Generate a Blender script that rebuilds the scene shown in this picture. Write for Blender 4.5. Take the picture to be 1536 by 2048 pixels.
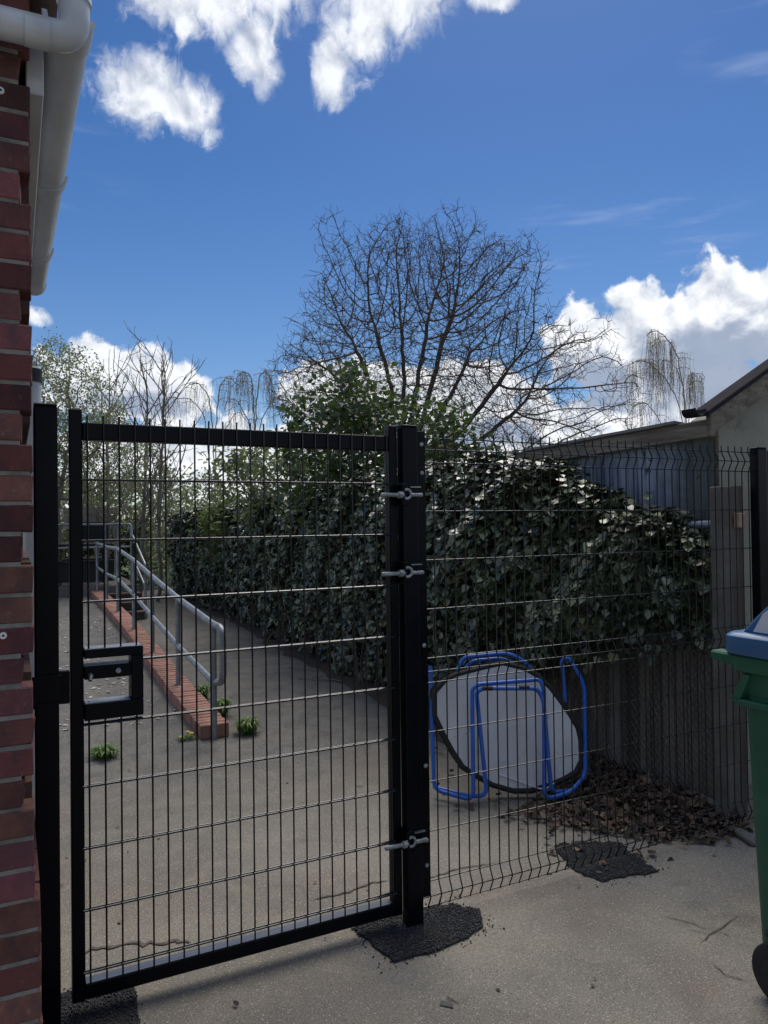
import bpy, bmesh, math, random
import numpy as np
from mathutils import Matrix, Vector

for o in list(bpy.data.objects):
    bpy.data.objects.remove(o, do_unlink=True)
scene = bpy.context.scene
COL = scene.collection
R_ = math.radians
random.seed(7)
rng = np.random.default_rng(11)

# world axes: X along the gate and fence line (to the right), Y away from the viewer along the boundary, Z up (metres)
# ------------------------------------------------------------------ camera
TH, PITCH, ROLL, CAM_H = 0.459, 0.0151, 0.0124, 1.59
def _uv(p):
    c, s = math.cos(TH), math.sin(TH)
    return Vector((p[0]*c + p[1]*s, -p[0]*s + p[1]*c, p[2]))
cp, sp = math.cos(PITCH), math.sin(PITCH)
cr, sr = math.cos(ROLL), math.sin(ROLL)
fwd = Vector((0, cp, sp)); up0 = Vector((0, -sp, cp)); rt0 = Vector((1, 0, 0))
c_right, c_up, c_fwd = _uv(rt0*cr - up0*sr), _uv(rt0*sr + up0*cr), _uv(fwd)
cam_data = bpy.data.cameras.new('camera')
cam = bpy.data.objects.new('camera', cam_data); COL.objects.link(cam)
m = Matrix.Identity(4)
for i in range(3):
    m[i][0] = c_right[i]; m[i][1] = c_up[i]; m[i][2] = -c_fwd[i]
m[0][3], m[1][3], m[2][3] = 0, 0, CAM_H
cam.matrix_world = m
cam_data.sensor_fit = 'HORIZONTAL'; cam_data.sensor_width = 36.0
cam_data.lens = 1503.1/1536*36
cam_data.clip_start = 0.05; cam_data.clip_end = 2000
scene.camera = cam
scene.render.resolution_x, scene.render.resolution_y = 768, 1024
scene.render.engine = 'CYCLES'

# ------------------------------------------------------------------ node helper
class NT:
    def __init__(s, tree):
        s.t = tree; s.n = tree.nodes; s.l = tree.links
    def new(s, typ, **kw):
        n = s.n.new(typ)
        for k, v in kw.items(): setattr(n, k, v)
        return n
    def put(s, sock, v):
        if isinstance(v, bpy.types.NodeSocket): s.l.new(v, sock)
        elif v is not None: sock.default_value = v
    def math(s, op, a, b=None, c=None, clamp=False):
        n = s.new('ShaderNodeMath', operation=op); n.use_clamp = clamp
        s.put(n.inputs[0], a); s.put(n.inputs[1], b)
        if c is not None: s.put(n.inputs[2], c)
        return n.outputs[0]
    def vm(s, op, a, b=None):
        n = s.new('ShaderNodeVectorMath', operation=op)
        s.put(n.inputs[0], a)
        if b is not None: s.put(n.inputs[1], b)
        return n.outputs['Value'] if op in ('LENGTH', 'DOT_PRODUCT') else n.outputs[0]
    def noise(s, vec, scale, detail=4, rough=.55, dist=0, color=False):
        n = s.new('ShaderNodeTexNoise'); s.put(n.inputs['Vector'], vec)
        n.inputs['Scale'].default_value = scale; n.inputs['Detail'].default_value = detail
        n.inputs['Roughness'].default_value = rough; n.inputs['Distortion'].default_value = dist
        return n.outputs['Color' if color else 'Fac']
    def ss(s, v, a, b, lo=0.0, hi=1.0):
        n = s.new('ShaderNodeMapRange', interpolation_type='SMOOTHSTEP')
        s.put(n.inputs['Value'], v); s.put(n.inputs['From Min'], a); s.put(n.inputs['From Max'], b)
        s.put(n.inputs['To Min'], lo); s.put(n.inputs['To Max'], hi)
        return n.outputs[0]
    def mix(s, f, a, b, blend='MIX'):
        n = s.new('ShaderNodeMix', data_type='RGBA', blend_type=blend)
        s.put(n.inputs[0], f); s.put(n.inputs[6], a); s.put(n.inputs[7], b)
        return n.outputs[2]
    def xyz(s, x, y, z=0.0):
        n = s.new('ShaderNodeCombineXYZ'); s.put(n.inputs[0], x); s.put(n.inputs[1], y); s.put(n.inputs[2], z)
        return n.outputs[0]
def C4(c): return (c[0], c[1], c[2], 1.0)

# ------------------------------------------------------------------ sky, sun, exposure
SUN_AZ, SUN_EL = R_(40), R_(56)              # azimuth from +Y towards +X
world = bpy.data.worlds.new('World'); scene.world = world; world.use_nodes = True
w = NT(world.node_tree); w.n.clear()
sky = w.new('ShaderNodeTexSky', sky_type='NISHITA'); sky.sun_disc = False
sky.sun_elevation = SUN_EL; sky.sun_rotation = SUN_AZ
sky.air_density = 1.0; sky.dust_density = 0.25; sky.ozone_density = 4.0; sky.altitude = 50
tc = w.new('ShaderNodeTexCoord')
sep = w.new('ShaderNodeSeparateXYZ'); w.put(sep.inputs[0], tc.outputs['Generated'])
DEG = 180/math.pi
az = w.math('MULTIPLY', w.math('ARCTAN2', sep.outputs[0], sep.outputs[1]), DEG)
az = w.math('SUBTRACT', w.math('FLOORED_MODULO', w.math('ADD', w.math('SUBTRACT', az, TH*DEG), 50.0), 90.0), 50.0)
el = w.math('MULTIPLY', w.math('ARCSINE', sep.outputs[2]), DEG)
P = w.xyz(az, el)
Pd = w.vm('ADD', P, w.vm('MULTIPLY', w.vm('SUBTRACT', w.noise(P, .35, 3, .5, color=True), (.5, .5, .5)), (2.2, 2.2, 0)))
def union(blobs):
    m = None
    for (a, e, ra, re) in blobs:
        d = w.vm('LENGTH', w.vm('MULTIPLY', w.vm('SUBTRACT', Pd, (a, e, 0)), (1/ra, 1/re, 0)))
        v = w.math('SUBTRACT', 1.0, d)
        m = v if m is None else w.math('MAXIMUM', m, v)
    return m
m_wisp = union([(-13.6, 34.6, 7.0, 3.0), (-9.4, 32.2, 2.6, 3.6), (-8.0, 36.0, 4.4, 3.2), (1.0, 35.0, 6.4, 2.9), (-3.6, 31.8, 1.8, 3.2), (-1.5, 33.2, 3.4, 2.6), (8.8, 35.6, 3.2, 1.7),
                (-17.6, 29.0, 4.9, 2.8), (-14.6, 28.6, 3.2, 2.4), (-24.8, 14.6, 1.2, .8),
                (4, 44, 16, 7), (-28, 47, 14, 6), (24, 50, 14, 7), (-20, 62, 36, 11), (22, 64, 34, 12), (0, 84, 120, 16)])  # this row: unseen cloud cover overhead, added for white fill light
m_cum = union([(-20.0, 10.4, 6.0, 2.9), (-16.2, 9.6, 4.4, 2.6), (-3.6, 9.8, 5.0, 3.0), (4.5, 9.2, 8.0, 3.2), (-10, 4.6, 20, 3.4), (9, 6.0, 12, 3.6),
               (15.8, 12.4, 4.0, 3.8), (19.6, 12.6, 4.2, 4.2), (24.0, 13.2, 4.8, 4.7), (29.0, 13.4, 5.4, 4.9), (24, 8.0, 12, 3.4), (35, 9, 6, 6), (-38, 9, 7, 5)])
n1 = w.noise(P, .40, 10, .54, .35)
n2 = w.noise(w.vm('ADD', P, (.5, .9, 0)), .40, 10, .54, .35)
nw = w.noise(w.vm('ADD', w.vm('MULTIPLY', P, (1.0, .8, 0)), w.vm('MULTIPLY', w.noise(P, .8, 4, .5, color=True), (1.8, 1.8, 0))), .38, 10, .60, .6)
d1 = w.math('ADD', w.math('MULTIPLY', m_wisp, 1.35), w.math('MULTIPLY', w.math('SUBTRACT', nw, .53), 2.3))
d2 = w.math('ADD', w.math('MULTIPLY', m_cum, 1.25), w.math('MULTIPLY', w.math('SUBTRACT', n1, .50), 1.7))
k1 = w.ss(d1, -.06, .85); k2 = w.ss(d2, .0, .24)
relief = w.math('SUBTRACT', n1, n2)
lit = w.math('ADD', .80, w.math('MULTIPLY', relief, 2.2), clamp=True)
grey = w.ss(w.math('ADD', union([(24.5, 10.6, 9.5, 4.0), (16.0, 9.6, 4.2, 3.0), (31, 10.5, 6, 4.0), (8, 6.5, 5, 1.6), (-18, 8.8, 5, 1.2), (-2, 8.6, 4, 1.2)]),
                   w.math('MULTIPLY', w.math('SUBTRACT', n2, .5), 1.4)), .0, .55)
shade = w.math('MULTIPLY', lit, w.math('SUBTRACT', 1.0, w.math('MULTIPLY', grey, .92)))
ccol = w.mix(shade, C4((2.7, 3.3, 4.5)), C4((8.6, 8.8, 9.1)))
cirrus = w.math('MULTIPLY', w.ss(w.noise(w.vm('MULTIPLY', w.vm('ADD', P, w.xyz(w.math('MULTIPLY', el, 1.2), 0.0)), (.09, .5, 0)), 1.0, 6, .55), .5, .72),
                w.ss(union([(18, 19.5, 12, 5), (28, 30, 7, 4), (-30, 25, 14, 7)]), 0.0, .6))
hz = w.ss(el, 30.0, -4.0)
hsv = w.new('ShaderNodeHueSaturation'); hsv.inputs['Saturation'].default_value = 1.28; hsv.inputs['Hue'].default_value = .507; hsv.inputs['Value'].default_value = .715
w.put(hsv.inputs['Color'], sky.outputs[0])
base = w.mix(w.math('MULTIPLY', hz, .17), hsv.outputs[0], C4((4.2, 6.0, 8.8)))
base = w.mix(w.math('MULTIPLY', cirrus, .12), base, C4((8.0, 8.6, 9.6)))
out = w.mix(w.math('MAXIMUM', w.math('MULTIPLY', k1, .93), k2), base, ccol)
bg = w.new('ShaderNodeBackground'); w.put(bg.inputs['Color'], out); bg.inputs['Strength'].default_value = 0.09
ow = w.new('ShaderNodeOutputWorld'); w.l.new(bg.outputs[0], ow.inputs[0])

sun_data = bpy.data.lights.new('sun', 'SUN'); sun_data.energy = 1.9; sun_data.angle = R_(38); sun_data.color = (1, .94, .85)
sun = bpy.data.objects.new('sun', sun_data); COL.objects.link(sun)
sdir = Vector((math.sin(SUN_AZ)*math.cos(SUN_EL), math.cos(SUN_AZ)*math.cos(SUN_EL), math.sin(SUN_EL)))
sun.rotation_euler = sdir.to_track_quat('Z', 'Y').to_euler(); sun.location = (30, 30, 40)
vs = scene.view_settings
vs.view_transform = 'Standard'; vs.look = 'None'; vs.gamma = 1; vs.use_curve_mapping = False
vs.exposure = 0.42

# ------------------------------------------------------------------ materials
def pmat(name, c1, c2=None, scale=6.0, rough=.6, metal=0.0, bump=0.0, bscale=None, objrand=0.0, spec=.5, c3=None, streak=None, rrough=0.0,
         detail=5, attr=None, trans=0.0, lo=.35, hi=.65, world=False, emis=None):
    mt = bpy.data.materials.new(name); mt.use_nodes = True
    t = NT(mt.node_tree); t.n.clear()
    bs = t.new('ShaderNodeBsdfPrincipled'); mo = t.new('ShaderNodeOutputMaterial')
    tcn = t.new('ShaderNodeTexCoord')
    if world:
        vec = t.new('ShaderNodeNewGeometry').outputs['Position']
    else: vec = tcn.outputs['Object']
    oi = t.new('ShaderNodeObjectInfo')
    if objrand:
        rx = t.math('MULTIPLY', oi.outputs['Random'], 37.0)
        vec = t.vm('ADD', vec, t.xyz(rx, rx, rx))
    vv = vec if streak is None else t.vm('MULTIPLY', vec, streak)
    f = t.noise(vv, scale, detail, .6)
    col = C4(c1)
    if c2 is not None:
        col = t.mix(t.ss(f, lo, hi), C4(c1), C4(c2))
    if c3 is not None:
        col = t.mix(t.ss(t.noise(vv, scale*3.7, 4, .65), .58, .72), col, C4(c3))
    if objrand:
        h = t.new('ShaderNodeHueSaturation'); t.put(h.inputs['Color'], col)
        t.put(h.inputs['Value'], t.math('ADD', 1-objrand/2, t.math('MULTIPLY', oi.outputs['Random'], objrand)))
        rr = t.math('FRACT', t.math('MULTIPLY', oi.outputs['Random'], 17.3))
        t.put(h.inputs['Hue'], t.math('ADD', .5-objrand*.02, t.math('MULTIPLY', rr, objrand*.04)))
        col = h.outputs[0]
    if attr:
        at = t.new('ShaderNodeAttribute', attribute_name='rnd')
        sx = t.new('ShaderNodeSeparateColor'); t.put(sx.inputs[0], at.outputs['Color'])
        h = t.new('ShaderNodeHueSaturation'); t.put(h.inputs['Color'], col)
        t.put(h.inputs['Value'], t.math('ADD', 1-attr/2, t.math('MULTIPLY', sx.outputs[0], attr)))
        t.put(h.inputs['Hue'], t.math('ADD', .475, t.math('MULTIPLY', sx.outputs[1], .05)))
        col = h.outputs[0]
    t.put(bs.inputs['Base Color'], col)
    bs.inputs['Metallic'].default_value = metal; bs.inputs['Specular IOR Level'].default_value = spec
    if rrough: t.put(bs.inputs['Roughness'], t.math('ADD', rough, t.math('MULTIPLY', t.math('SUBTRACT', f, .5), rrough), clamp=True))
    else: bs.inputs['Roughness'].default_value = rough
    if bump:
        b = t.new('ShaderNodeBump'); b.inputs['Strength'].default_value = bump; b.inputs['Distance'].default_value = .01
        t.put(b.inputs['Height'], t.noise(vec, bscale or scale*4, 5, .6)); t.put(bs.inputs['Normal'], b.outputs[0])
    sh = bs.outputs[0]
    if trans:
        tr = t.new('ShaderNodeBsdfTranslucent'); t.put(tr.inputs['Color'], t.mix(.35, col, C4((.35, .5, .06))))
        ms = t.new('ShaderNodeMixShader'); ms.inputs[0].default_value = trans
        t.l.new(sh, ms.inputs[1]); t.l.new(tr.outputs[0], ms.inputs[2]); sh = ms.outputs[0]
    t.l.new(sh, mo.inputs[0])
    return mt

M = {}
M['black'] = pmat('black_powder_coat', (.0022, .0028, .0055), (.0035, .0042, .007), 12, rough=.30, bump=.04, bscale=180, spec=.12, rrough=.2)
M['wire'] = pmat('black_green_wire', (.004, .005, .007), (.007, .008, .009), 20, rough=.28, spec=.38)
M['wireh'] = pmat('black_glossy_wire', (.006, .007, .009), (.010, .011, .013), 20, rough=.25, spec=.5)
M['railsheen'] = pmat('painted_sky_sheen', (.085, .10, .135), (.05, .06, .08), 9, rough=.30, spec=.6, streak=(.4, 6, 6))  # bluish grey colour painted in for sky reflected on the bottom rail
M['galv'] = pmat('galvanised_steel', (.36, .38, .40), (.22, .24, .26), 22, rough=.42, metal=.75, bump=.08, bscale=120, rrough=.3)
M['oldwire'] = pmat('old_chain_link', (.34, .33, .30), (.22, .21, .19), 9, rough=.6)
M['galvpipe'] = pmat('galvanised_handrail', (.30, .32, .34), (.20, .215, .23), 9, rough=.48, metal=.55, bump=.08, bscale=90, rrough=.3)
M['brick'] = pmat('red_brick', (.172, .066, .058), (.104, .048, .049), 9, rough=.85, bump=.6, bscale=80, objrand=.95, c3=(.19, .105, .08), spec=.2)
M['mortar'] = pmat('grey_mortar', (.27, .255, .22), (.16, .15, .13), 14, rough=.95, bump=.7, bscale=90)
M['pvc'] = pmat('white_plastic_rainwater', (.62, .64, .66), (.46, .48, .50), 5, rough=.38, bump=.03, bscale=30, streak=(1, .3, 1), spec=.5)
M['cap'] = pmat('white_screw_cap', (.72, .72, .70), (.6, .6, .58), 30, rough=.5)
M['darkhole'] = pmat('dark_steel', (.03, .03, .032), (.05, .05, .05), 30, rough=.6, metal=.4)
M['tile'] = pmat('roof_tile', (.10, .06, .05), (.06, .045, .04), 6, rough=.9, bump=.5)
M['coping'] = pmat('coping_brick', (.40, .205, .155), (.30, .15, .115), 11, rough=.88, bump=.5, bscale=100, objrand=.30)
M['wallbrick'] = pmat('dwarf_wall_brick', (.15, .07, .055), (.09, .05, .042), 10, rough=.9, bump=.5, bscale=90, objrand=.4)
M['stub'] = pmat('pale_orange_brick', (.55, .36, .27), (.46, .29, .22), 20, rough=.9, bump=.4)
M['wood'] = pmat('weathered_board', (.16, .14, .115), (.09, .079, .064), 3.0, rough=.9, bump=.6, bscale=60, objrand=.4, streak=(6, 6, .7), c3=(.17, .16, .13))
M['timber'] = pmat('weathered_timber_edge', (.26, .22, .17), (.125, .105, .08), 2.4, rough=.9, bump=.6, bscale=50, objrand=.25, streak=(5, .8, 9), c3=(.06, .05, .04))
M['postgrey'] = pmat('grey_concrete_post', (.165, .157, .135), (.105, .10, .086), 5, rough=.95, bump=.6, bscale=70, c3=(.10, .095, .08))
M['render'] = pmat('concrete_render', (.31, .30, .245), (.225, .222, .18), 2.2, rough=.95, bump=.6, bscale=60, c3=(.19, .19, .155))
M['bluetube'] = pmat('blue_enamel_tube', (.022, .135, .56), (.018, .10, .44), 14, rough=.33, spec=.5, rrough=.2)
M['panelgrey'] = pmat('grey_panel', (.66, .67, .69), (.54, .55, .57), 3.5, rough=.55, bump=.05, bscale=40, c3=(.42, .42, .45))
M['rubber'] = pmat('black_rubber', (.012, .012, .013), (.022, .021, .021), 14, rough=.7, bump=.2, bscale=80)
M['bingreen'] = pmat('green_bin_plastic', (.032, .125, .070), (.026, .10, .058), 4, rough=.45, bump=.08, bscale=220, spec=.4, rrough=.2)
M['binblue'] = pmat('blue_lid_plastic', (.055, .155, .32), (.048, .135, .28), 5, rough=.38, bump=.06, bscale=200, spec=.45, rrough=.15)
M['paper'] = pmat('white_sticker', (.74, .74, .76), (.66, .66, .69), 8, rough=.6)
M['bark'] = pmat('grey_bark', (.11, .092, .080), (.07, .058, .052), 6, rough=.95, bump=.6, bscale=40, streak=(1, 1, .3))
M['twig'] = pmat('twig_bark', (.13, .100, .082), (.09, .07, .058), 4, rough=.9)
M['birchtwig'] = pmat('birch_twig', (.38, .29, .21), (.28, .21, .15), 4, rough=.9)
M['palebark'] = pmat('pale_young_bark', (.24, .215, .18), (.15, .13, .11), 5, rough=.9)
M['ivy'] = pmat('ivy_leaf', (.060, .080, .038), (.110, .124, .070), 2.2, rough=.28, spec=.6, attr=1.6)
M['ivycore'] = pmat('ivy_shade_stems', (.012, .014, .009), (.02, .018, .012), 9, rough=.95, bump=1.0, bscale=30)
M['laurel'] = pmat('laurel_leaf', (.030, .060, .022), (.045, .080, .028), 1.6, rough=.38, attr=.9, trans=.25)
M['paleleaf'] = pmat('pale_shrub_leaf', (.21, .22, .155), (.14, .16, .09), 1.6, rough=.5, attr=.8, trans=.4)
M['budleaf'] = pmat('spring_bud_leaf', (.32, .33, .23), (.22, .23, .14), 1.2, rough=.55, attr=.8, trans=.4)
M['bushleaf'] = pmat('bush_leaf', (.14, .17, .06), (.09, .12, .045), 1.2, rough=.5, attr=.9, trans=.4)
M['birchleaf'] = pmat('birch_catkin_leaf', (.34, .255, .16), (.25, .18, .12), 2, rough=.7, attr=.7, trans=.45)
M['darkleaf'] = pmat('dark_evergreen_leaf', (.02, .038, .018), (.03, .05, .022), 1.2, rough=.5, attr=.9, trans=.1)
M['weed'] = pmat('weed_leaf', (.14, .235, .055), (.095, .175, .04), 12, rough=.5, attr=.7, trans=.3)
M['yellow'] = pmat('dandelion_yellow', (.72, .50, .02), (.6, .36, .02), 40, rough=.8)
M['deadleaf'] = pmat('dead_leaf', (.140, .092, .062), (.070, .047, .036), 8, rough=.8, attr=1.7)
M['petal'] = pmat('pale_petal', (.6, .57, .5), (.45, .42, .36), 20, rough=.8)
M['blackwood'] = pmat('black_stained_wood', (.010, .010, .011), (.017, .016, .016), 5, rough=.6, bump=.2)
M['palewood'] = pmat('pale_bleached_wood', (.34, .32, .27), (.24, .22, .19), 4, rough=.9, bump=.3, objrand=.3)
M['slate'] = pmat('dark_verge', (.035, .032, .036), (.024, .022, .025), 6, rough=.95, bump=.3, spec=.1)
M['felt'] = pmat('grey_roof_felt', (.24, .245, .23), (.17, .175, .165), 3, rough=.95, bump=.4)
M['step'] = pmat('dark_step_concrete', (.12, .105, .09), (.075, .068, .06), 5, rough=.95, bump=.5)
M['steptread'] = pmat('red_step_edge', (.19, .095, .075), (.13, .07, .058), 8, rough=.9, bump=.4)
M['grass'] = pmat('rough_grass', (.06, .095, .028), (.09, .105, .04), 2.5, rough=.95, bump=1.0, bscale=12)
M['tar'] = pmat('fresh_tarmac', (.010, .010, .012), (.020, .020, .023), 120, rough=.6, bump=1.0, bscale=260)
M['chip'] = pmat('tarmac_chipping', (.016, .016, .019), (.030, .030, .036), 30, rough=.38, attr=1.4)
M['crack'] = pmat('dirt_filled_crack', (.075, .065, .053), (.135, .118, .096), 40, rough=1.0)
M['stain'] = pmat('oil_stain', (.075, .07, .062), (.11, .10, .09), 40, rough=.8)
M['soil'] = pmat('dark_soil', (.045, .035, .027), (.07, .054, .042), 9, rough=1.0, bump=1.0, bscale=40)

# corrugated sheet: weathered blue-grey with vertical streaks and green algae
def corr_mat():
    mt = bpy.data.materials.new('weathered_blue_sheet'); mt.use_nodes = True
    t = NT(mt.node_tree); bs = t.n['Principled BSDF']
    pos = t.new('ShaderNodeNewGeometry').outputs['Position']
    s = t.noise(t.vm('MULTIPLY', pos, (1, 9, .8)), 1.6, 6, .6)
    f = t.noise(pos, 7, 6, .65)
    col = t.mix(t.ss(s, .36, .64), C4((.125, .165, .225)), C4((.34, .39, .46)))
    col = t.mix(t.ss(f, .60, .66), col, C4((.030, .045, .060)))
    sy = t.new('ShaderNodeSeparateXYZ'); t.put(sy.inputs[0], pos)
    al = t.math('MULTIPLY', t.ss(t.math('ADD', sy.outputs[1], t.math('MULTIPLY', f, .5)), 3.85, 3.45), .75)
    col = t.mix(al, col, C4((.05, .062, .035)))
    t.put(bs.inputs['Base Color'], col); bs.inputs['Roughness'].default_value = .7
    return mt
M['corr'] = corr_mat()

def ground_mat():
    mt = bpy.data.materials.new('worn_concrete_ground'); mt.use_nodes = True
    t = NT(mt.node_tree); bs = t.n['Principled BSDF']
    pos = t.new('ShaderNodeNewGeometry').outputs['Position']
    sx = t.new('ShaderNodeSeparateXYZ'); t.put(sx.inputs[0], pos)
    big = t.noise(pos, .9, 5, .55, .6); mid = t.noise(pos, 5.0, 6, .6, .3); fin = t.noise(pos, 60, 3, .6)
    conc = t.mix(t.ss(big, .35, .65), C4((.185, .172, .150)), C4((.285, .264, .226)))
    conc = t.mix(t.math('MULTIPLY', t.ss(mid, .46, .70), .55), conc, C4((.345, .305, .235)))
    conc = t.mix(t.math('MULTIPLY', t.ss(t.noise(pos, 2.3, 5, .6, 1.0), .56, .74), .5), conc, C4((.135, .123, .112)))
    asph = t.mix(t.ss(mid, .35, .65), C4((.100, .098, .094)), C4((.165, .161, .152)))
    far = t.ss(t.math('ADD', sx.outputs[1], t.math('MULTIPLY', t.math('SUBTRACT', big, .5), 2.6)), 3.2, 5.2)
    col = t.mix(far, conc, asph)
    st1 = t.noise(t.vm('ADD', pos, t.vm('MULTIPLY', t.noise(pos, 3, 3, .5, color=True), (.25, .25, 0))), 3.4, 6, .65)
    col = t.mix(t.math('MULTIPLY', t.ss(st1, .54, .72), .50), col, C4((.105, .092, .080)))
    col = t.mix(t.math('MULTIPLY', t.ss(st1, .44, .28), .40), col, C4((.33, .285, .225)))
    # aggregate speckle
    vo = t.new('ShaderNodeTexVoronoi'); t.put(vo.inputs['Vector'], pos); vo.inputs['Scale'].default_value = 105
    sc = t.new('ShaderNodeSeparateColor'); t.put(sc.inputs[0], vo.outputs['Color'])
    spk = t.math('MULTIPLY', t.ss(vo.outputs['Distance'], .34, .22), t.ss(sc.outputs[0], .60, .80))
    col = t.mix(t.math('MULTIPLY', t.ss(t.noise(pos, 1.7, 4, .55), .50, .68), .55), col, C4((.225, .183, .152)))
    dd = t.vm('LENGTH', t.vm('MULTIPLY', t.vm('SUBTRACT', t.vm('ADD', pos, t.vm('MULTIPLY', t.noise(pos, 4, 4, .6, color=True), (.3, .3, 0))), (1.80, 2.62, .0)), (2.6, 3.4, 0)))
    col = t.mix(t.math('MULTIPLY', t.ss(dd, 1.0, .35), .45), col, C4((.40, .36, .27)))
    gr = t.noise(pos, 170, 3, .85)
    col = t.mix(t.math('MULTIPLY', t.ss(gr, .52, .64), .70), col, C4((.42, .395, .345)))
    col = t.mix(t.math('MULTIPLY', t.ss(gr, .48, .37), .75), col, C4((.065, .06, .052)))
    col = t.mix(t.math('MULTIPLY', spk, .85), col, C4((.52, .50, .45)))
    dk = t.math('MULTIPLY', t.ss(vo.outputs['Distance'], .38, .25), t.ss(sc.outputs[1], .72, .88))
    col = t.mix(t.math('MULTIPLY', dk, .6), col, C4((.05, .046, .042)))
    col = t.mix(t.math('MULTIPLY', t.ss(fin, .35, .7), .35), col, C4((.14, .125, .105)))
    # scattered round dark spots and pale splashes
    v2 = t.new('ShaderNodeTexVoronoi'); t.put(v2.inputs['Vector'], t.vm('ADD', pos, t.vm('MULTIPLY', t.noise(pos, 9, 3, .5, color=True), (.06, .06, 0))))
    v2.inputs['Scale'].default_value = 4.2
    s2 = t.new('ShaderNodeSeparateColor'); t.put(s2.inputs[0], v2.outputs['Color'])
    sp1 = t.math('MULTIPLY', t.ss(v2.outputs['Distance'], .13, .09), t.ss(s2.outputs[0], .72, .76))
    col = t.mix(t.math('MULTIPLY', sp1, .45), col, C4((.06, .055, .05)))
    sp2 = t.math('MULTIPLY', t.ss(v2.outputs['Distance'], .09, .04), t.ss(s2.outputs[1], .90, .93))
    col = t.mix(t.math('MULTIPLY', sp2, .6), col, C4((.5, .48, .44)))
    t.put(bs.inputs['Base Color'], col)
    t.put(bs.inputs['Roughness'], t.math('ADD', .72, t.math('MULTIPLY', mid, .3)))
    bs.inputs['Specular IOR Level'].default_value = .12
    h = t.math('ADD', t.math('ADD', t.math('MULTIPLY', t.noise(pos, 160, 3, .7), .35), t.math('MULTIPLY', mid, .5)), t.math('MULTIPLY', spk, .15))
    b = t.new('ShaderNodeBump'); b.inputs['Strength'].default_value = .55; b.inputs['Distance'].default_value = .008
    t.put(b.inputs['Height'], h); t.put(bs.inputs['Normal'], b.outputs[0])
    return mt
M['ground'] = ground_mat()

# ------------------------------------------------------------------ mesh helpers
def link(o): COL.objects.link(o); return o
def root(o):
    while o.parent: o = o.parent
    return o
def world_of(o):
    v = Vector((0, 0, 0))
    while o: v += o.location; o = o.parent
    return v
def thing(name, loc, label, cat, group=None, kind=None):
    o = bpy.data.objects.new(name, None); link(o); o.location = loc
    o.empty_display_size = .1
    return tag(o, label, cat, group, kind)
def tag(o, label=None, cat=None, group=None, kind=None):
    if label: o['label'] = label
    if cat: o['category'] = cat
    if group: o['group'] = group
    if kind: o['kind'] = kind
    return o
def fastmesh(name, V, faces, smooth=False, rnd=None):
    V = np.asarray(V, np.float32).reshape(-1, 3)
    me = bpy.data.meshes.new(name)
    if not isinstance(faces, (list, tuple)): faces = [faces]
    faces = [np.asarray(f, np.int32) for f in faces if len(f)]
    me.vertices.add(len(V)); me.vertices.foreach_set('co', V.ravel())
    nl = sum(f.size for f in faces); npol = sum(len(f) for f in faces)
    me.loops.add(nl); me.loops.foreach_set('vertex_index', np.concatenate([f.ravel() for f in faces]))
    me.polygons.add(npol)
    starts, tot, s = [], [], 0
    for f in faces:
        k = f.shape[1]; starts.append(s + k*np.arange(len(f))); tot.append(np.full(len(f), k)); s += f.size
    me.polygons.foreach_set('loop_start', np.concatenate(starts).astype(np.int32))
    me.polygons.foreach_set('loop_total', np.concatenate(tot).astype(np.int32))
    if smooth: me.polygons.foreach_set('use_smooth', np.ones(npol, bool))
    if rnd is not None:
        a = me.color_attributes.new('rnd', 'FLOAT_COLOR', 'POINT')
        a.data.foreach_set('color', np.asarray(rnd, np.float32).ravel())
    me.update(calc_edges=True)
    return me
def mobj(name, me, mat, parent=None, loc=None):
    o = bpy.data.objects.new(name, me); link(o)
    if mat is not None and not me.materials: me.materials.append(mat)
    if parent is not None: o.parent = parent
    if loc is not None: o.location = Vector(loc) - (world_of(parent) if parent else Vector((0, 0, 0)))
    return o
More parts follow.
